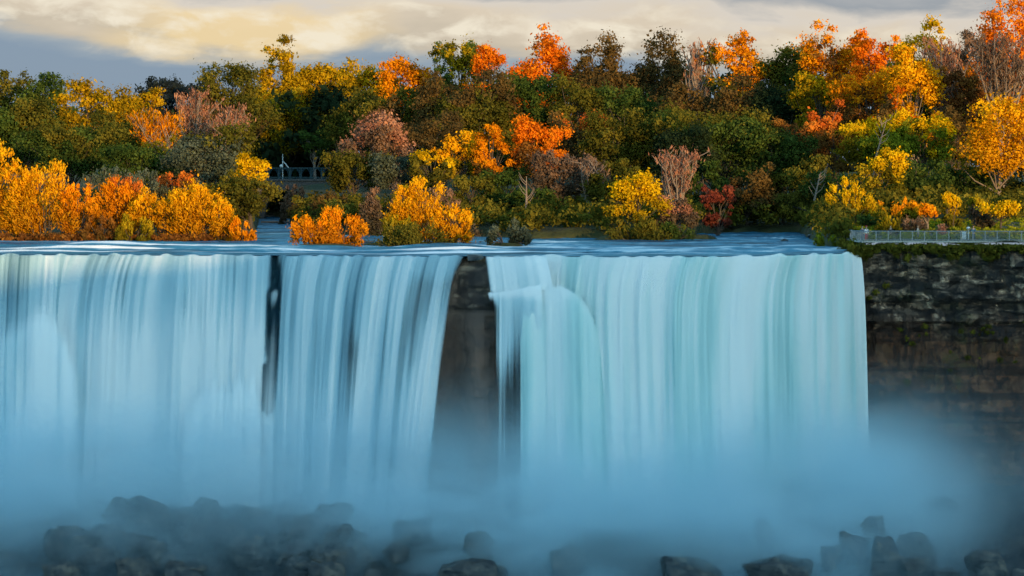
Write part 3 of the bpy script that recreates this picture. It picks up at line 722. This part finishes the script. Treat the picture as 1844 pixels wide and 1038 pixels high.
 ('bush', 755, 322, 95, 436, 'gold', 'tall plume of the golden bush at the centre of the river', {}),
 ('bush', 808, 362, 75, 435, 'gold', 'bright right-hand lobe of the central golden bush', {}),
 ('bush', 705, 385, 75, 434, 'goldolive', 'yellow-green left lobe of the central bush', {}),
 ('bush', 745, 398, 120, 430, 'olive', 'dark olive skirt of low growth under the central golden bush', {}),
 ('bush', 700, 325, 80, 500, 'dusty', 'dusty brown shrub behind the central golden bush', {}),
 ('bush', 800, 335, 90, 490, 'dusty', 'brownish shrub right behind the plume of the golden bush', {}),
 ('bush', 915, 396, 60, 424, 'sage', 'rounded grey-green bush alone near the brink', {}),
 ('bush', 1150, 395, 100, 469, 'olive', 'dark green skirt of growth on the islet', {}),
 ('bush', 1205, 400, 80, 470, 'green', 'low green growth at the right end of the islet', {}),
 ('bush', 1490, 414, 50, 424, 'lime', 'low green bush on the brink at the start of the railing', {}),
 ('bush', 1525, 424, 50, 412, 'olive', 'low olive tuft hanging over the brink corner', {}),
]
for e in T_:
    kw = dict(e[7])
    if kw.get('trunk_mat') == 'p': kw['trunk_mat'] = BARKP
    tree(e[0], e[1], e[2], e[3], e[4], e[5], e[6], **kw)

# straight pale trunks that show against the shade
def snag(px, py0, py1, d, label, lean=0.0):
    x = X(px, d); gz = float(ground_z(x, d)); H = Z(py0, d) - gz
    o = empty("snag", (x, d, gz), label, "dead tree"); mb = MB()
    mb.tube([(0, 0, -.4), (lean * .3, 0, H * .5), (lean, 0, H)], [.22, .16, .05], 7); mb.build("trunk", BARKP, o, smooth=True)
    mb = MB(); r = random.Random(px)
    for i in range(7):
        s = r.uniform(.4, .95); a = r.choice((-1, 1))
        mb.tube([(lean * s * .8, 0, H * s), (lean * s + a * .6, r.uniform(-.3, .3), H * s + .6), (lean * s + a * 1.1, 0, H * s + 1.5)], [.07, .05, .02], 5)
    mb.build("branches", BARKP, o, smooth=True)
snag(948, 318, 420, 497, "straight pale dead trunk standing in the shore shadow")
snag(1565, 215, 330, 500, "grey leaning snag among the yellow-green trees", 2.5)
snag(1462, 310, 400, 486, "thin pale forked snag in the shade left of the feathery tree", 1.2)

# ---------------------------------------------------------------- uncountable growth
def growth(name, label, n, fn, pal, size, seed):
    rng = np.random.RandomState(seed); C, Rr, tt = fn(rng, n)
    N = int(n * 60)
    V, F, T = leaf_cloud(rng, C, Rr, N, size, 1.8, .35, .8, .3, tt)
    me = np_mesh(name, V, F, {'tint': T, 'hgt': np.full(len(V), .8)})
    o = link(name, me, FM[pal]); tag(o, label, kind="stuff"); return o
def under(rng, n):
    px = rng.uniform(-150, 2000, n); s = interp(px, SHORE)
    d = s + np.where(px < 460, 22, 2) + rng.uniform(0, 1, n) ** 1.3 * 45
    right = px > 1530
    d = np.where(right, 452 + rng.uniform(0, 40, n), d)
    x = X(px, d); z = ground_z(x, d); r = rng.uniform(.6, 1.7, n)
    return np.stack([x, d, z + r * .5 + rng.uniform(0, 1, n) * 2.2], -1), r, rng.uniform(0, 1, n)
growth("undergrowth", "dark tangled undergrowth along the wooded shore", 1700, under, 'olive', .42, 5)
def weeds(rng, n):
    px = rng.uniform(-150, 452, n); d = interp(px, SHORE) + rng.uniform(-.3, 1.6, n); x = X(px, d)
    return np.stack([x, d, rng.uniform(.1, .7, n)], -1), rng.uniform(.2, .5, n), rng.uniform(0, 1, n)
growth("bank_shade_growth", "low brown growth added for the shadow along the foot of the golden bushes", 420, weeds, 'rust', .24, 15)  # brown growth standing in for the dark shadows between the bush bases
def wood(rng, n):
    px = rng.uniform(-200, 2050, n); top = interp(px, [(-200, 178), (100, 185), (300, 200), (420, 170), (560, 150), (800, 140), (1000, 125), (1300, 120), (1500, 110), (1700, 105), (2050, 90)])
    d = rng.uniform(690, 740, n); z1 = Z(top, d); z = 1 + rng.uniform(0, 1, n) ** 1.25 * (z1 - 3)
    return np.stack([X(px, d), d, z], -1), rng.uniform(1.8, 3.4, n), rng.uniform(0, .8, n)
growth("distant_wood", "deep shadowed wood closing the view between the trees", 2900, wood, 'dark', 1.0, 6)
def rim(rng, n):
    px = rng.uniform(1530, 2050, n); d = lip(px) + rng.uniform(-.9, 1.6, n); x = X(px, d)
    return np.stack([x, d, .55 - rng.uniform(0, 1, n) ** 1.6 * 1.5 * (.6 + .4 * np.sin(x * 1.3))], -1), rng.uniform(.18, .5, n), rng.uniform(0, 1, n)
growth("rim_grass", "olive grass and weeds draped over the cliff rim", 900, rim, 'olive', .22, 7)
def lawn(rng, n):
    px = rng.uniform(1530, 2050, n); d = rng.uniform(409, 452, n); x = X(px, d)
    return np.stack([x, d, ground_z(x, d) + .05], -1), rng.uniform(.2, .6, n), rng.uniform(0, 1, n)
growth("lawn_grass", "short green grass on the lawn behind the railing", 900, lawn, 'lime', .25, 8)
def cliffmoss(rng, n):
    px = rng.uniform(1560, 2000, n); d = lip(px) + rng.uniform(-.8, .8, n) ; x = X(px, d)
    py = rng.choice([525, 590, 602, 640, 680], n) + rng.normal(size=n) * 9
    return np.stack([x, d + .3, Z(py, d)], -1), rng.uniform(.15, .45, n), rng.uniform(0, 1, n)
growth("cliff_plants", "sparse plants clinging to ledges of the cliff", 45, cliffmoss, 'olive', .2, 9)

# ---------------------------------------------------------------- boulders
t = NT("boulder_rock"); p = t.pos(); n1 = t.noise(p, .8, 8, .65); n2 = t.noise(t.mapv(p, (.5, .5, 1.5)), 1.6, 5)
c = t.ramp(n1, [(.35, (.010, .015, .018)), (.52, (.045, .048, .046)), (.66, (.13, .11, .085)), (.78, (.22, .19, .15))])
BOULDER = t.done(t.pbr(c, .45, t.bump(t.math('ADD', n1, n2), .8, .35), spec=.5))
def boulder(cx, cy, w, h, label=None, group=None, seed=0, dd=-2.5):
    r = random.Random(seed * 31 + int(cx)); bot = cy + h / 2
    d = (38.1 + .45 * 381) / ((bot - HOR) / FOC + .45) + dd
    W = w / FOC * d; Hh = h / FOC * d; x = X(cx, d); z0 = Z(bot, d)
    bm = bmesh.new()
    for i in range(15):
        v = Vector((r.gauss(0, 1), r.gauss(0, 1), r.gauss(0, 1))).normalized() * r.uniform(.82, 1.0)
        v.x = math.copysign(abs(v.x) ** .8, v.x); v.z = math.copysign(abs(v.z) ** .75, v.z)
        bm.verts.new((v.x * W * .52, v.y * W * .42, v.z * Hh * .62 + Hh * .36))
    bmesh.ops.convex_hull(bm, input=bm.verts)
    bmesh.ops.delete(bm, geom=[v for v in bm.verts if not v.link_faces], context='VERTS')
    bmesh.ops.bevel(bm, geom=list(bm.edges), offset=min(W, Hh) * .05, segments=1, affect='EDGES', profile=.6, clamp_overlap=True)
    bmesh.ops.triangulate(bm, faces=bm.faces)
    for _ in range(2): bmesh.ops.subdivide_edges(bm, edges=[e for e in bm.edges if e.calc_length() > .35], cuts=1); bmesh.ops.triangulate(bm, faces=bm.faces)
    for v in bm.verts:
        q = v.co * .55 + Vector((seed * 7.1, cx * .13, 0)); v.co += v.co.normalized() * (mnoise.fractal(q, .9, 2.1, 4) * .22 * min(W, Hh) * .5)
        v.co.z += .06 * math.sin(v.co.z * 5 + seed)
    me = bpy.data.meshes.new("boulder"); bm.to_mesh(me); bm.free(); me.shade_smooth(); me.set_sharp_from_angle(angle=R(38))
    o = link("boulder", me, BOULDER); o.location = (x, d, z0); o.rotation_euler = (0, r.uniform(-.12, .12), r.uniform(0, .6))
    tag(o, label, "boulder", group); return o
B_ = [
 (600, 925, 82, 60, "blocky brownish boulder crowning the misty heap left of centre"),
 (545, 950, 90, 60, "dark slab leaning below the crowning boulder of the left heap"),
 (648, 992, 80, 48, "boulder at the right foot of the left heap, beside the white water"),
 (745, 948, 92, 60, "faint boulder alone in the spray between heap and middle fall"),
 (716, 992, 58, 36, "small low boulder just below the faint lone one"),
 (862, 985, 75, 60, "hazy upright boulder under the bare rock buttress"),
 (850, 1026, 150, 60, "broad misty boulder at the bottom edge near the centre"),
 (672, 1034, 40, 24, "little dark stone in the foam at the bottom edge"),
 (1076, 874, 20, 16, "tiny stone glimpsed through the spray below the green shoulder, the higher one"),
 (1130, 916, 26, 20, "tiny stone glimpsed through the spray below the green shoulder, the lower one"),
 (1375, 952, 46, 44, "small rounded boulder hanging in spray under the right-hand fall"),
 (1243, 1026, 135, 60, "dark flat-topped boulder at the bottom edge right of centre"),
 (1400, 1024, 150, 52, "long smooth brownish boulder at the bottom edge under the right-hand fall"),
 (1578, 950, 74, 54, "smooth round boulder topping the right-hand group"),
 (1540, 980, 66, 66, "hazy boulder on the left flank of the right-hand group"),
 (1596, 1000, 70, 80, "upright dark boulder below the smooth round one"),
 (1650, 975, 92, 52, "dark boulder with a sharp upper edge in the right-hand group"),
 (1660, 1012, 100, 56, "brown-faced boulder low in the right-hand group"),
 (1704, 1031, 62, 24, "small flat tawny stone at the bottom of the right-hand group"),
 (1778, 1010, 100, 56, "grey boulder with white water behind it at lower right"),
 (1690, 902, 90, 22, "faint low slab at the foot of the dark cliff"),
 (1835, 1034, 40, 20, "stone cut by the bottom right corner"),
 (1500, 1000, 60, 50, "pale boulder lost in spray left of the right-hand group"),
 (1020, 1005, 90, 50, "hazy boulder deep in the spray at bottom centre"),
]
for i, b in enumerate(B_): boulder(*b[:4], b[4], 'boulders at the foot of the falls', i)
rb = random.Random(4)
for i in range(56):
    cx = rb.uniform(110, 640); lo = np.interp(cx, [110, 260, 420, 560, 640], [950, 905, 900, 925, 985]); cy = rb.uniform(lo, 1040)
    w = rb.uniform(45, 105); boulder(cx, cy, w, w * rb.uniform(.45, .7), "wet angular boulder in the blue misty heap at lower left", "boulders heaped at the lower left", 100 + i)

# ---------------------------------------------------------------- rocks and driftwood in the upper river
WOODM = bark_mat("driftwood", (.10, .07, .055), (.34, .24, .19))
def log(px, py, ln, ang, label, rad=.16, stub=True):
    d = 60828.0 / (py - HOR); r = random.Random(px); L = ln / FOC * d
    o = empty("driftwood_log", (X(px, d), d, .08), label, "log", "driftwood in the upper river"); mb = MB()
    c, s = math.cos(ang), math.sin(ang)
    P = [(-L / 2 * c, -L / 2 * s, 0), (-L * .1 * c, -L * .1 * s, .12), (L * .25 * c, L * .25 * s, .06), (L / 2 * c, L / 2 * s, .18)]
    mb.tube(P, [rad * 1.2, rad, rad * .8, rad * .4], 7); mb.build("trunk", WOODM, o, smooth=True)
    mb = MB(); 
    for k in range(3):
        a = r.uniform(-.3, .4) * L; mb.tube([(a * c, a * s, .05), (a * c + r.uniform(-.5, .5), a * s, .5), (a * c + r.uniform(-1, 1), a * s - .2, r.uniform(.6, 1.0))], [.07, .05, .02], 5)
    mb.build("branches", WOODM, o, smooth=True); return o
log(718, 437, 44, .1, "dark log lodged left under the central golden bush")
log(822, 437, 52, .15, "pinkish driftwood beside the right end of the central bush")
log(868, 444, 46, -.1, "low driftwood between the central bush and the lone grey-green one")
log(655, 438, 40, .2, "pale driftwood right of the orange islet bush")
log(500, 402, 60, .05, "dark log lying across the channel below the bridge", .22)
log(478, 391, 34, .3, "bleached branch stranded on the far channel bank")
def river_rock(px, py, w, h, label):
    o = boulder(px, py, w, h, label, 'rocks in the upper river', int(px)); d = 60828.0 / (py + h / 2 - HOR)
    k = d / o.location.y; o.scale = (k, k, k); o.location = (X(px, d), d, -.15); o["category"] = "rock"; o.name = "river_rock"
river_rock(1412, 431, 20, 8, "dark rock breaking the river surface at right centre")
river_rock(1462, 425, 22, 12, "dark rock by the bank left of the brink bush")
river_rock(400, 433, 22, 8, "grey rock at the foot of the golden bushes")
river_rock(853, 460, 40, 10, "dark rock on the very brink above the bare buttress")
river_rock(1240, 428, 18, 6, "low rock off the right tip of the islet")
river_rock(640, 446, 26, 7, "low rock just behind the brink right of the orange islet")

# ---------------------------------------------------------------- bridge
def bridge():
    d = 676.0; x0, x1 = X(425, d), X(650, d); cxx = (x0 + x1) / 2
    root = empty("bridge", (cxx, d, 0), "stone arch footbridge with blue-green lattice parapet over the side channel", "bridge")
    st = plain("bridge_stone", (.12, .105, .10), .9, var=.35, scale=1.2); steel = plain("bridge_steel", (.03, .075, .095), .5, .3)
    dz = Z(334, d); zt = Z(326, d)
    # spandrel wall with a segmental arch opening
    n = 40; ax0, ax1 = X(478, d) - cxx, X(560, d) - cxx; v = []; f = []
    ca = (ax0 + ax1) / 2; ra = (ax1 - ax0) / 2
    zs = Z(385, d); zc = Z(342, d)
    for j, yy in enumerate((-2.2, 2.2)):
        for i in range(n + 1):
            x = (x0 - cxx) + (x1 - x0) * i / n; k = (x - ca) / ra
            zl = zs + (zc - zs) * math.sqrt(max(0, 1 - k * k)) if abs(k) < 1 else -1.0
            v += [(x, yy, zl), (x, yy, zt)]
    for i in range(n):
        a = 2 * i; b = 2 * (n + 1) + 2 * i
        f += [(a, a + 2, a + 3, a + 1), (b, b + 1, b + 3, b + 2), (a + 1, a + 3, b + 3, b + 1), (a, b, b + 2, a + 2)]
    me = bpy.data.meshes.new("arch"); me.from_pydata(v, [], f); me.update(); link("arch_wall", me, st, root)
    MB().box((0, 0, zt + .16), ((x1 - x0) / 2, 2.45, .15)).build("coping", st, root)
    for yy in (-2.25, 2.25):
        mb = MB(); z0 = zt + .32; z1 = Z(303, d); w = (x1 - x0) / 2
        mb.box((0, yy, z1), (w, .09, .09)); mb.box((0, yy, z0 + .35), (w, .07, .06)); mb.box((0, yy, z0 + .06), (w, .07, .05)); k = 0
        x = -w
        while x < w:
            mb.box((x, yy, (z0 + z1) / 2), (.07, .06, (z1 - z0) / 2))
            mb.tube([(x, yy + .02, z1 - .1)] + [(x + 1.0 + math.cos(a) * 1.0, yy + .02, z0 + .4 + math.sin(a) * (z1 - z0 - .5)) for a in [math.pi * (1 - q / 8) for q in range(9)]], .06, 5)
            x += 2.05
        mb.build("lattice_parapet", steel, root)
    # lamp standard with a slanting arm and a round lamp base
    wp = plain("white_paint", (.62, .66, .66), .5)
    lx = X(510, d); o = empty("lamp_post", (lx, d - 1.6, zt + .3), "white post with a slanting arm standing on the bridge", "lamp post"); H = Z(278, d) - zt - .3
    MB().tube([(0, 0, 0), (0, 0, H)], [.10, .06], 8).build("post", wp, o, True)
    MB().tube([(0, 0, H * .72), (.5, 0, H * .62), (1.25, 0, H * .42)], [.07, .10, .10], 6).build("arm", wp, o, True)
    bm = bmesh.new(); bmesh.ops.create_uvsphere(bm, u_segments=12, v_segments=8, radius=.32); me = bpy.data.meshes.new("l"); bm.to_mesh(me); bm.free(); me.shade_smooth()
    g = link("lamp_globe", me, wp, o); g.location = (-.28, 0, 2.5)
    MB().tube([(-.28, 0, 2.2), (0, 0, 2.05)], .05, 6).build("bracket", wp, o, True)
bridge()

# ---------------------------------------------------------------- railing on the cliff top
STEEL = plain("galvanised_steel", (.27, .28, .30), .45, .2, .12, 3)
CONC = plain("pale_concrete", (.42, .41, .38), .85, 0, .15, 2)
def railing(pts, label, m=11):
    root = empty("railing", pts[0], label, "railing"); o0 = Vector(pts[0]); P = [Vector(p) - o0 for p in pts]; H = 1.22
    kb = MB(); tr = MB(); br = MB(); n = 0
    for a, b in zip(P[:-1], P[1:]):
        dv = b - a; L = dv.length; an = math.atan2(dv.y, dv.x); mid = (a + b) / 2
        kb.box(mid + Vector((0, 0, .04)), (L / 2, .16, .10), an)
        tr.tube([a + Vector((0, 0, H)), b + Vector((0, 0, H))], .045, 6); br.tube([a + Vector((0, 0, .24)), b + Vector((0, 0, .24))], .03, 6)
        k = max(1, round(L / 1.33))
        for i in range(k):
            q = a.lerp(b, i / k); q2 = a.lerp(b, (i + 1) / k)
            MB().box(q + Vector((0, 0, H / 2 + .04)), (.05, .05, H / 2 - .02), an).build("post", STEEL, root)
            pm = MB()
            for j in range(1, m): 
                c = q.lerp(q2, j / m); pm.box(c + Vector((0, 0, (H + .24) / 2)), (.012, .012, (H - .30) / 2), an)
            pm.build("baluster_panel", STEEL, root)
    kb.build("kerb", CONC, root); tr.build("top_rail", STEEL, root, True); br.build("bottom_rail", STEEL, root, True)
dR = 405.2
zr = Z(436, dR)
railing([(X(1556, dR), dR, zr), (X(1860, dR), dR - .6, zr)], "long grey metal railing along the cliff top on a pale kerb")
railing([(X(1500, 436), 436, .9), (X(1524, 424), 424, .95), (X(1540, 412), 412, 1.0), (X(1555.4, dR), dR, zr)], "receding curved end of the railing leading back to the river bank", 4)
# paved walk behind the railing
def path():
    px = np.linspace(1548, 2300, 60); v = []
    for p_ in px:
        for o_ in (.25, 2.4):
            d = lip(p_) + 1.0 + o_ ; v.append((X(p_, d), d, zr + .02))
    v = np.array(v); f = [(2 * i, 2 * i + 2, 2 * i + 3, 2 * i + 1) for i in range(59)]
    o = link("path", np_mesh("path", v, f), plain("path_concrete", (.22, .21, .20), .9, 0, .2, 1)); tag(o, "paved walk behind the railing", kind="structure")
path()

# ---------------------------------------------------------------- people
def skin_mesh(name, V, E, rad, mat, parent, sub=1):
    me = bpy.data.meshes.new(name); me.from_pydata(V, E, []); me.update()
    o = link(name, me, mat, parent); md = o.modifiers.new("s", 'SKIN'); 
    if not me.skin_vertices: me.attributes  # layer comes with the modifier
    bm = bmesh.new(); bm.from_mesh(me); ly = bm.verts.layers.skin.verify(); bm.verts.ensure_lookup_table()
    for i, r_ in enumerate(rad):
        bm.verts[i][ly].radius = (r_, r_) if not hasattr(r_, '__len__') else r_
    bm.verts[0][ly].use_root = True; bm.to_mesh(me); bm.free()
    ss_ = o.modifiers.new("u", 'SUBSURF'); ss_.levels = sub; ss_.render_levels = sub
    for p_ in me.polygons: p_.use_smooth = True
    md.use_smooth_shade = True
    return o
def person(px, d, gz, rz, label, top, legs, hair, arms='down', hat=None):
    skin = plain("skin", (.55, .34, .25), .6, 0, .05); root = empty("person", (X(px, d), d, gz), label, "person", "strollers along the railing"); root.rotation_euler = (0, 0, rz)
    V = []; E = []; Rr = []
    def ch(pts, rad, start=None):
        prev = start
        for p_, r_ in zip(pts, rad):
            V.append(p_); Rr.append(r_); i = len(V) - 1
            if prev is not None: E.append((prev, i))
            prev = i
        return prev
    ch([(0, 0, .95)], [(.15, .11)]); c = ch([(0, 0, 1.15), (0, 0, 1.36)], [(.13, .10), (.16, .11)], 0); 
    nk = ch([(0, 0, 1.47), (0, 0, 1.53)], [.06, .055], c); ch([(0, -.015, 1.62), (0, -.01, 1.70), (0, 0, 1.745)], [(.072, .085), (.078, .095), (.045, .06)], nk)
    hands = []
    for s in (-1, 1):
        ch([(s * .09, 0, .86), (s * .10, -.01, .50), (s * .10, .02, .10), (s * .11, -.12, .04)], [.085, .055, .04, .035], 0)
        if arms == 'rail': A = [(s * .19, 0, 1.38), (s * .24, -.08, 1.14), (s * .17, -.30, 1.08), (s * .16, -.37, 1.08)]
        else: A = [(s * .19, 0, 1.38), (s * .25, .02, 1.12), (s * .26, -.06, .90), (s * .26, -.08, .83)]
        e = ch(A, [.055, .042, .03, .032], c); h = Vector(A[-1]); dr = (Vector(A[-1]) - Vector(A[-2])).normalized()
        sd = Vector((1, 0, 0)) if arms == 'rail' else Vector((0, 1, 0))
        for j, (o_, l_) in enumerate(((-.026, .07), (-.009, .082), (.009, .076), (.026, .06))):
            b = h + sd * o_ + dr * .03; ch([tuple(b), tuple(b + dr * l_ * .5 + Vector((0, 0, -.008))), tuple(b + dr * l_ * .85 + Vector((0, 0, -.03)))], [.009, .008, .007], e)
        th = h + sd * (-.035 * (s if arms == 'rail' else 1)); ch([tuple(th), tuple(th + dr * .04 + sd * -.01)], [.010, .008], e)
    skin_mesh("body", V, E, Rr, skin, root)
    tm = plain("cloth", top, .9); lm = plain("cloth", legs, .9); hm = plain("hair", hair, .7)
    JV = [(0, 0, .88), (0, 0, 1.15), (0, 0, 1.37), (0, 0, 1.46)]; JE = [(0, 1), (1, 2), (2, 3)]; JR = [(.19, .14), (.165, .13), (.185, .13), (.075, .075)]
    for s in (-1, 1):
        A = [(s * .19, 0, 1.38), (s * .24, -.08, 1.14), (s * .17, -.27, 1.08)] if arms == 'rail' else [(s * .19, 0, 1.38), (s * .25, .02, 1.12), (s * .26, -.055, .92)]
        b = len(JV); JV += A; JE += [(2, b), (b, b + 1), (b + 1, b + 2)]; JR += [.072, .058, .046]
    skin_mesh("jacket", JV, JE, JR, tm, root)
    LV = [(0, 0, .93)]; LE = []; LR = [(.165, .125)]
    for s in (-1, 1):
        b = len(LV); LV += [(s * .09, 0, .84), (s * .10, -.01, .50), (s * .10, .02, .12)]; LE += [(0, b), (b, b + 1), (b + 1, b + 2)]; LR += [.10, .072, .058]
    skin_mesh("trousers", LV, LE, LR, lm, root)
    skin_mesh("hair", [(0, .02, 1.66), (0, .012, 1.73), (0, .01, 1.775)], [(0, 1), (1, 2)], [(.088, .088), (.092, .10), (.05, .055)], hm, root)
    if hat:
        htm = plain("hat_cloth", hat, .8); mb = MB()
        mb.tube([(0, 0, 1.73), (0, 0, 1.735), (0, 0, 1.74), (0, 0, 1.80), (0, 0, 1.83)], [.10, .15, .10, .095, .05], 12); mb.build("hat", htm, root, True)
    return root
person(1553, 411.5, 1.02, 0, "stroller in a dark coat leaning at the corner of the railing", (.03, .05, .10), (.02, .03, .05), (.03, .02, .015), 'rail')
person(1560, 409.3, 1.04, .3, "person in a red hat and white jacket at the corner of the railing", (.75, .74, .76), (.45, .05, .07), (.05, .03, .02), 'down', (.65, .03, .05))
person(1522, 430, .92, .8, "left of two far strollers in muted pink behind the receding railing", (.35, .12, .13), (.05, .05, .07), (.04, .03, .02))
person(1528, 429, .92, .2, "right of two far strollers in dull rose behind the receding railing", (.40, .16, .18), (.08, .05, .06), (.06, .03, .02))
person(1604, 412, 1.05, 0, "person in black resting hands on the railing under the mustard shrub", (.02, .02, .025), (.02, .02, .03), (.02, .015, .01), 'rail')
person(1653, 413, 1.06, 1.2, "person in pale beige walking behind the railing", (.55, .42, .34), (.10, .10, .12), (.10, .06, .03))
person(1753, 411, 1.06, 0, "person in dark blue standing beside the round-headed viewer", (.04, .13, .22), (.03, .07, .12), (.03, .02, .02), 'rail')
# viewer and board
def viewer(px, d, gz):
    o = empty("coin_viewer", (X(px, d), d, gz), "small pale round-headed viewer on a post behind the railing", "viewer"); m = plain("pale_metal", (.6, .63, .66), .35, .4)
    MB().tube([(0, 0, 0), (0, 0, .06), (0, 0, 1.3)], [.16, .07, .06], 10).build("post", m, o, True)
    bm = bmesh.new(); bmesh.ops.create_uvsphere(bm, u_segments=16, v_segments=10, radius=.22); bmesh.ops.scale(bm, vec=(1, .8, 1), verts=bm.verts)
    me = bpy.data.meshes.new("h"); bm.to_mesh(me); bm.free(); me.shade_smooth(); h = link("head", me, m, o); h.location = (0, 0, 1.5)
    for s in (-1, 1): MB().tube([(s * .08, -.14, 1.5), (s * .08, -.24, 1.5)], .05, 8).build("lens", plain("dark_glass", (.02, .02, .03), .1), o, True)
viewer(1744, 409.5, 1.04)
def board(px, d, gz):
    o = empty("information_board", (X(px, d), d, gz), "plain whitish board standing upright against the railing", "board"); m = plain("board_white", (.62, .63, .62), .6)
    MB().box((0, 0, .75), (.24, .025, .45)).build("panel", m, o)
    for s in (-1, 1): MB().box((s * .20, .05, .36), (.025, .02, .36)).build("leg", STEEL, o)
board(1736, 405.8, 1.08)

# ---------------------------------------------------------------- near bank, plus an unseen ridge added behind the camera and shaped for its shade
AZ, EL = R(24), R(6.0)
def ridge():
    # where the ridge profile is made to drop its shade edge: photo px, distance, height above the river
    E_ = [(-300, 400, -3), (0, 396, -3.6), (90, 396, -2.4), (200, 400, -1.2), (430, 410, -.6), (590, 410, -.5), (760, 410, -.3), (860, 412, .2), (1000, 430, 2.6), (1300, 440, 3.0), (1500, 405, 3.4), (1840, 405, 3.6), (2200, 400, 3.0)]
    Y0 = -60.0; xs = []; hs = []
    for p_, d, z in E_:
        x = X(p_, d); xs.append(x + (d - Y0) * math.tan(AZ)); hs.append(z + (d - Y0) / math.cos(AZ) * math.tan(EL))
    o_ = np.argsort(xs); xs = np.array(xs)[o_]; hs = np.array(hs)[o_]
    gx = np.arange(-700, 1200, 6.0); prof = np.interp(gx, xs, hs) + vnoise(gx[:, None], .03, 77, 3) * .8
    rows = [(-3, -36), (-4, 3), (-12, 6), (-40, 8), (-52, 1), (-60, None), (-140, None), (-500, 30), (-3000, 10)]
    V = []
    for i, x in enumerate(gx):
        for y, z in rows:
            if z is None: z = prof[i] if y == -60 else prof[i] * .8
            elif y == -52: z = prof[i] * .75
            V.append((x, y, z))
    t = NT("bank_ground"); c = t.ramp(t.noise(t.pos(), .2, 6), [(.4, (.03, .045, .015)), (.6, (.10, .08, .04))])
    o = link("shade_ridge", np_mesh("shade_ridge", np.array(V), grid_faces(len(gx), len(rows))), t.done(t.pbr(c, .95)))
    tag(o, "near bank with an added unseen ridge, shaped to shade the falls", kind="structure")
ridge()

# ---------------------------------------------------------------- light
sun = bpy.data.lights.new("sun", 'SUN'); so = bpy.data.objects.new("sun", sun); COL.objects.link(so)
sun.energy = 5.0; sun.angle = R(.5); sun.color = (1.0, .62, .24)
sd = Vector((math.sin(AZ) * math.cos(EL), -math.cos(AZ) * math.cos(EL), math.sin(EL)))
so.rotation_euler = sd.to_track_quat('Z', 'Y').to_euler()
w = bpy.data.worlds.new("World"); scene.world = w; w.use_nodes = True; nt = w.node_tree; nt.nodes.clear()
class WT(NT):
    def __init__(s): s.t = nt
W = WT(); out = W.n("OutputWorld"); bg = W.n("Background")
sky = W.n("TexSky"); sky.sky_type = 'NISHITA'; sky.sun_disc = False; sky.sun_elevation = EL; sky.sun_rotation = math.pi - AZ; sky.altitude = 100; sky.air_density = 1.2; sky.dust_density = .6; sky.ozone_density = 3.0
SKYK = .13
skyc = W.mix(1.0, sky.outputs[0], (4.5 * SKYK / .13, 5.45 * SKYK / .13, 5.0 * SKYK / .13), 'MULTIPLY')
g = W.n("TexCoord").outputs["Generated"]; sp = W.n("SeparateXYZ"); W.l(g, sp.inputs[0])
nA = W.noise(W.mapv(g, (20, 20, 75)), 1.0, 6, .55, .25); nB = W.noise(W.mapv(g, (7, 7, 34), (4.2, 1.0, 7.7)), 1.0, 4, .5, .2)
h = W.math('ADD', sp.outputs[2], W.math('MULTIPLY', W.math('SUBTRACT', nA, .5), .024))
h = W.math('ADD', h, W.math('MULTIPLY', W.math('SUBTRACT', nB, .5), .018))
h = W.math('ADD', h, W.math('MULTIPLY', sp.outputs[0], .022))
K = 1 / .13   # colours below are divided by the background strength
def kc(c): return tuple(v for v in c)
h = W.math('ADD', h, W.math('MULTIPLY', W.math('MINIMUM', W.math('ADD', sp.outputs[0], .072), 0.0), .11))
cl = W.ramp(W.math('MULTIPLY', h, 10.0), [(.0, (.26, .33, .41)), (.255, (.25, .33, .42)), (.30, (.34, .40, .45)), (.345, (.56, .50, .41)), (.40, (.70, .61, .49)), (.445, (.70, .64, .56)), (.485, (.34, .37, .40)), (.56, (.55, .54, .52)), (.75, (.30, .36, .42))])
xw = W.math('SUBTRACT', 1.0, W.math('MULTIPLY', W.math('ABSOLUTE', W.math('ADD', sp.outputs[0], .070)), 22.0))
yel = W.ramp(W.math('ADD', W.math('MULTIPLY', W.math('SUBTRACT', nB, .5), 1.2), xw), [(.0, 0.12), (.55, 1.0)])
puff = W.ramp(W.noise(W.mapv(g, (58, 58, 130), (1.7, 3.1, .4)), 1.0, 5, .55, .3), [(.47, 0.0), (.64, .9)])
yb = W.ramp(W.math('MULTIPLY', h, 10.0), [(.28, 0.0), (.335, 1.0), (.40, .9), (.44, 0.0)])
cl = W.mix(W.math('MULTIPLY', W.math('MULTIPLY', yel, yb), .75), cl, (.92, .70, .36))
cl = W.mix(W.math('MULTIPLY', puff, yb), cl, (.90, .82, .66))
cl = W.mix(1.0, cl, (K, K, K), 'MULTIPLY')
up = W.math('ADD', W.math('MULTIPLY', sp.outputs[2], 9.0), W.math('MULTIPLY', W.math('SUBTRACT', nB, .5), .8))
f = W.ramp(up, [(.55, 0.0), (1.0, .82)])
W.l(W.mix(f, cl, skyc), bg.inputs[0]); bg.inputs[1].default_value = .13
W.l(bg.outputs[0], out.inputs[0])

# ---------------------------------------------------------------- render
scene.view_settings.view_transform = 'Standard'; scene.view_settings.look = 'None'; scene.view_settings.exposure = 0; scene.view_settings.gamma = 1
cy = scene.cycles; cy.use_denoising = True; cy.denoising_input_passes = 'RGB'; cy.max_bounces = 6; cy.diffuse_bounces = 3; cy.glossy_bounces = 2; cy.transmission_bounces = 3; cy.transparent_max_bounces = 24
cy.volume_bounces = 4; cy.volume_step_rate = 1.0; cy.sample_clamp_indirect = 5
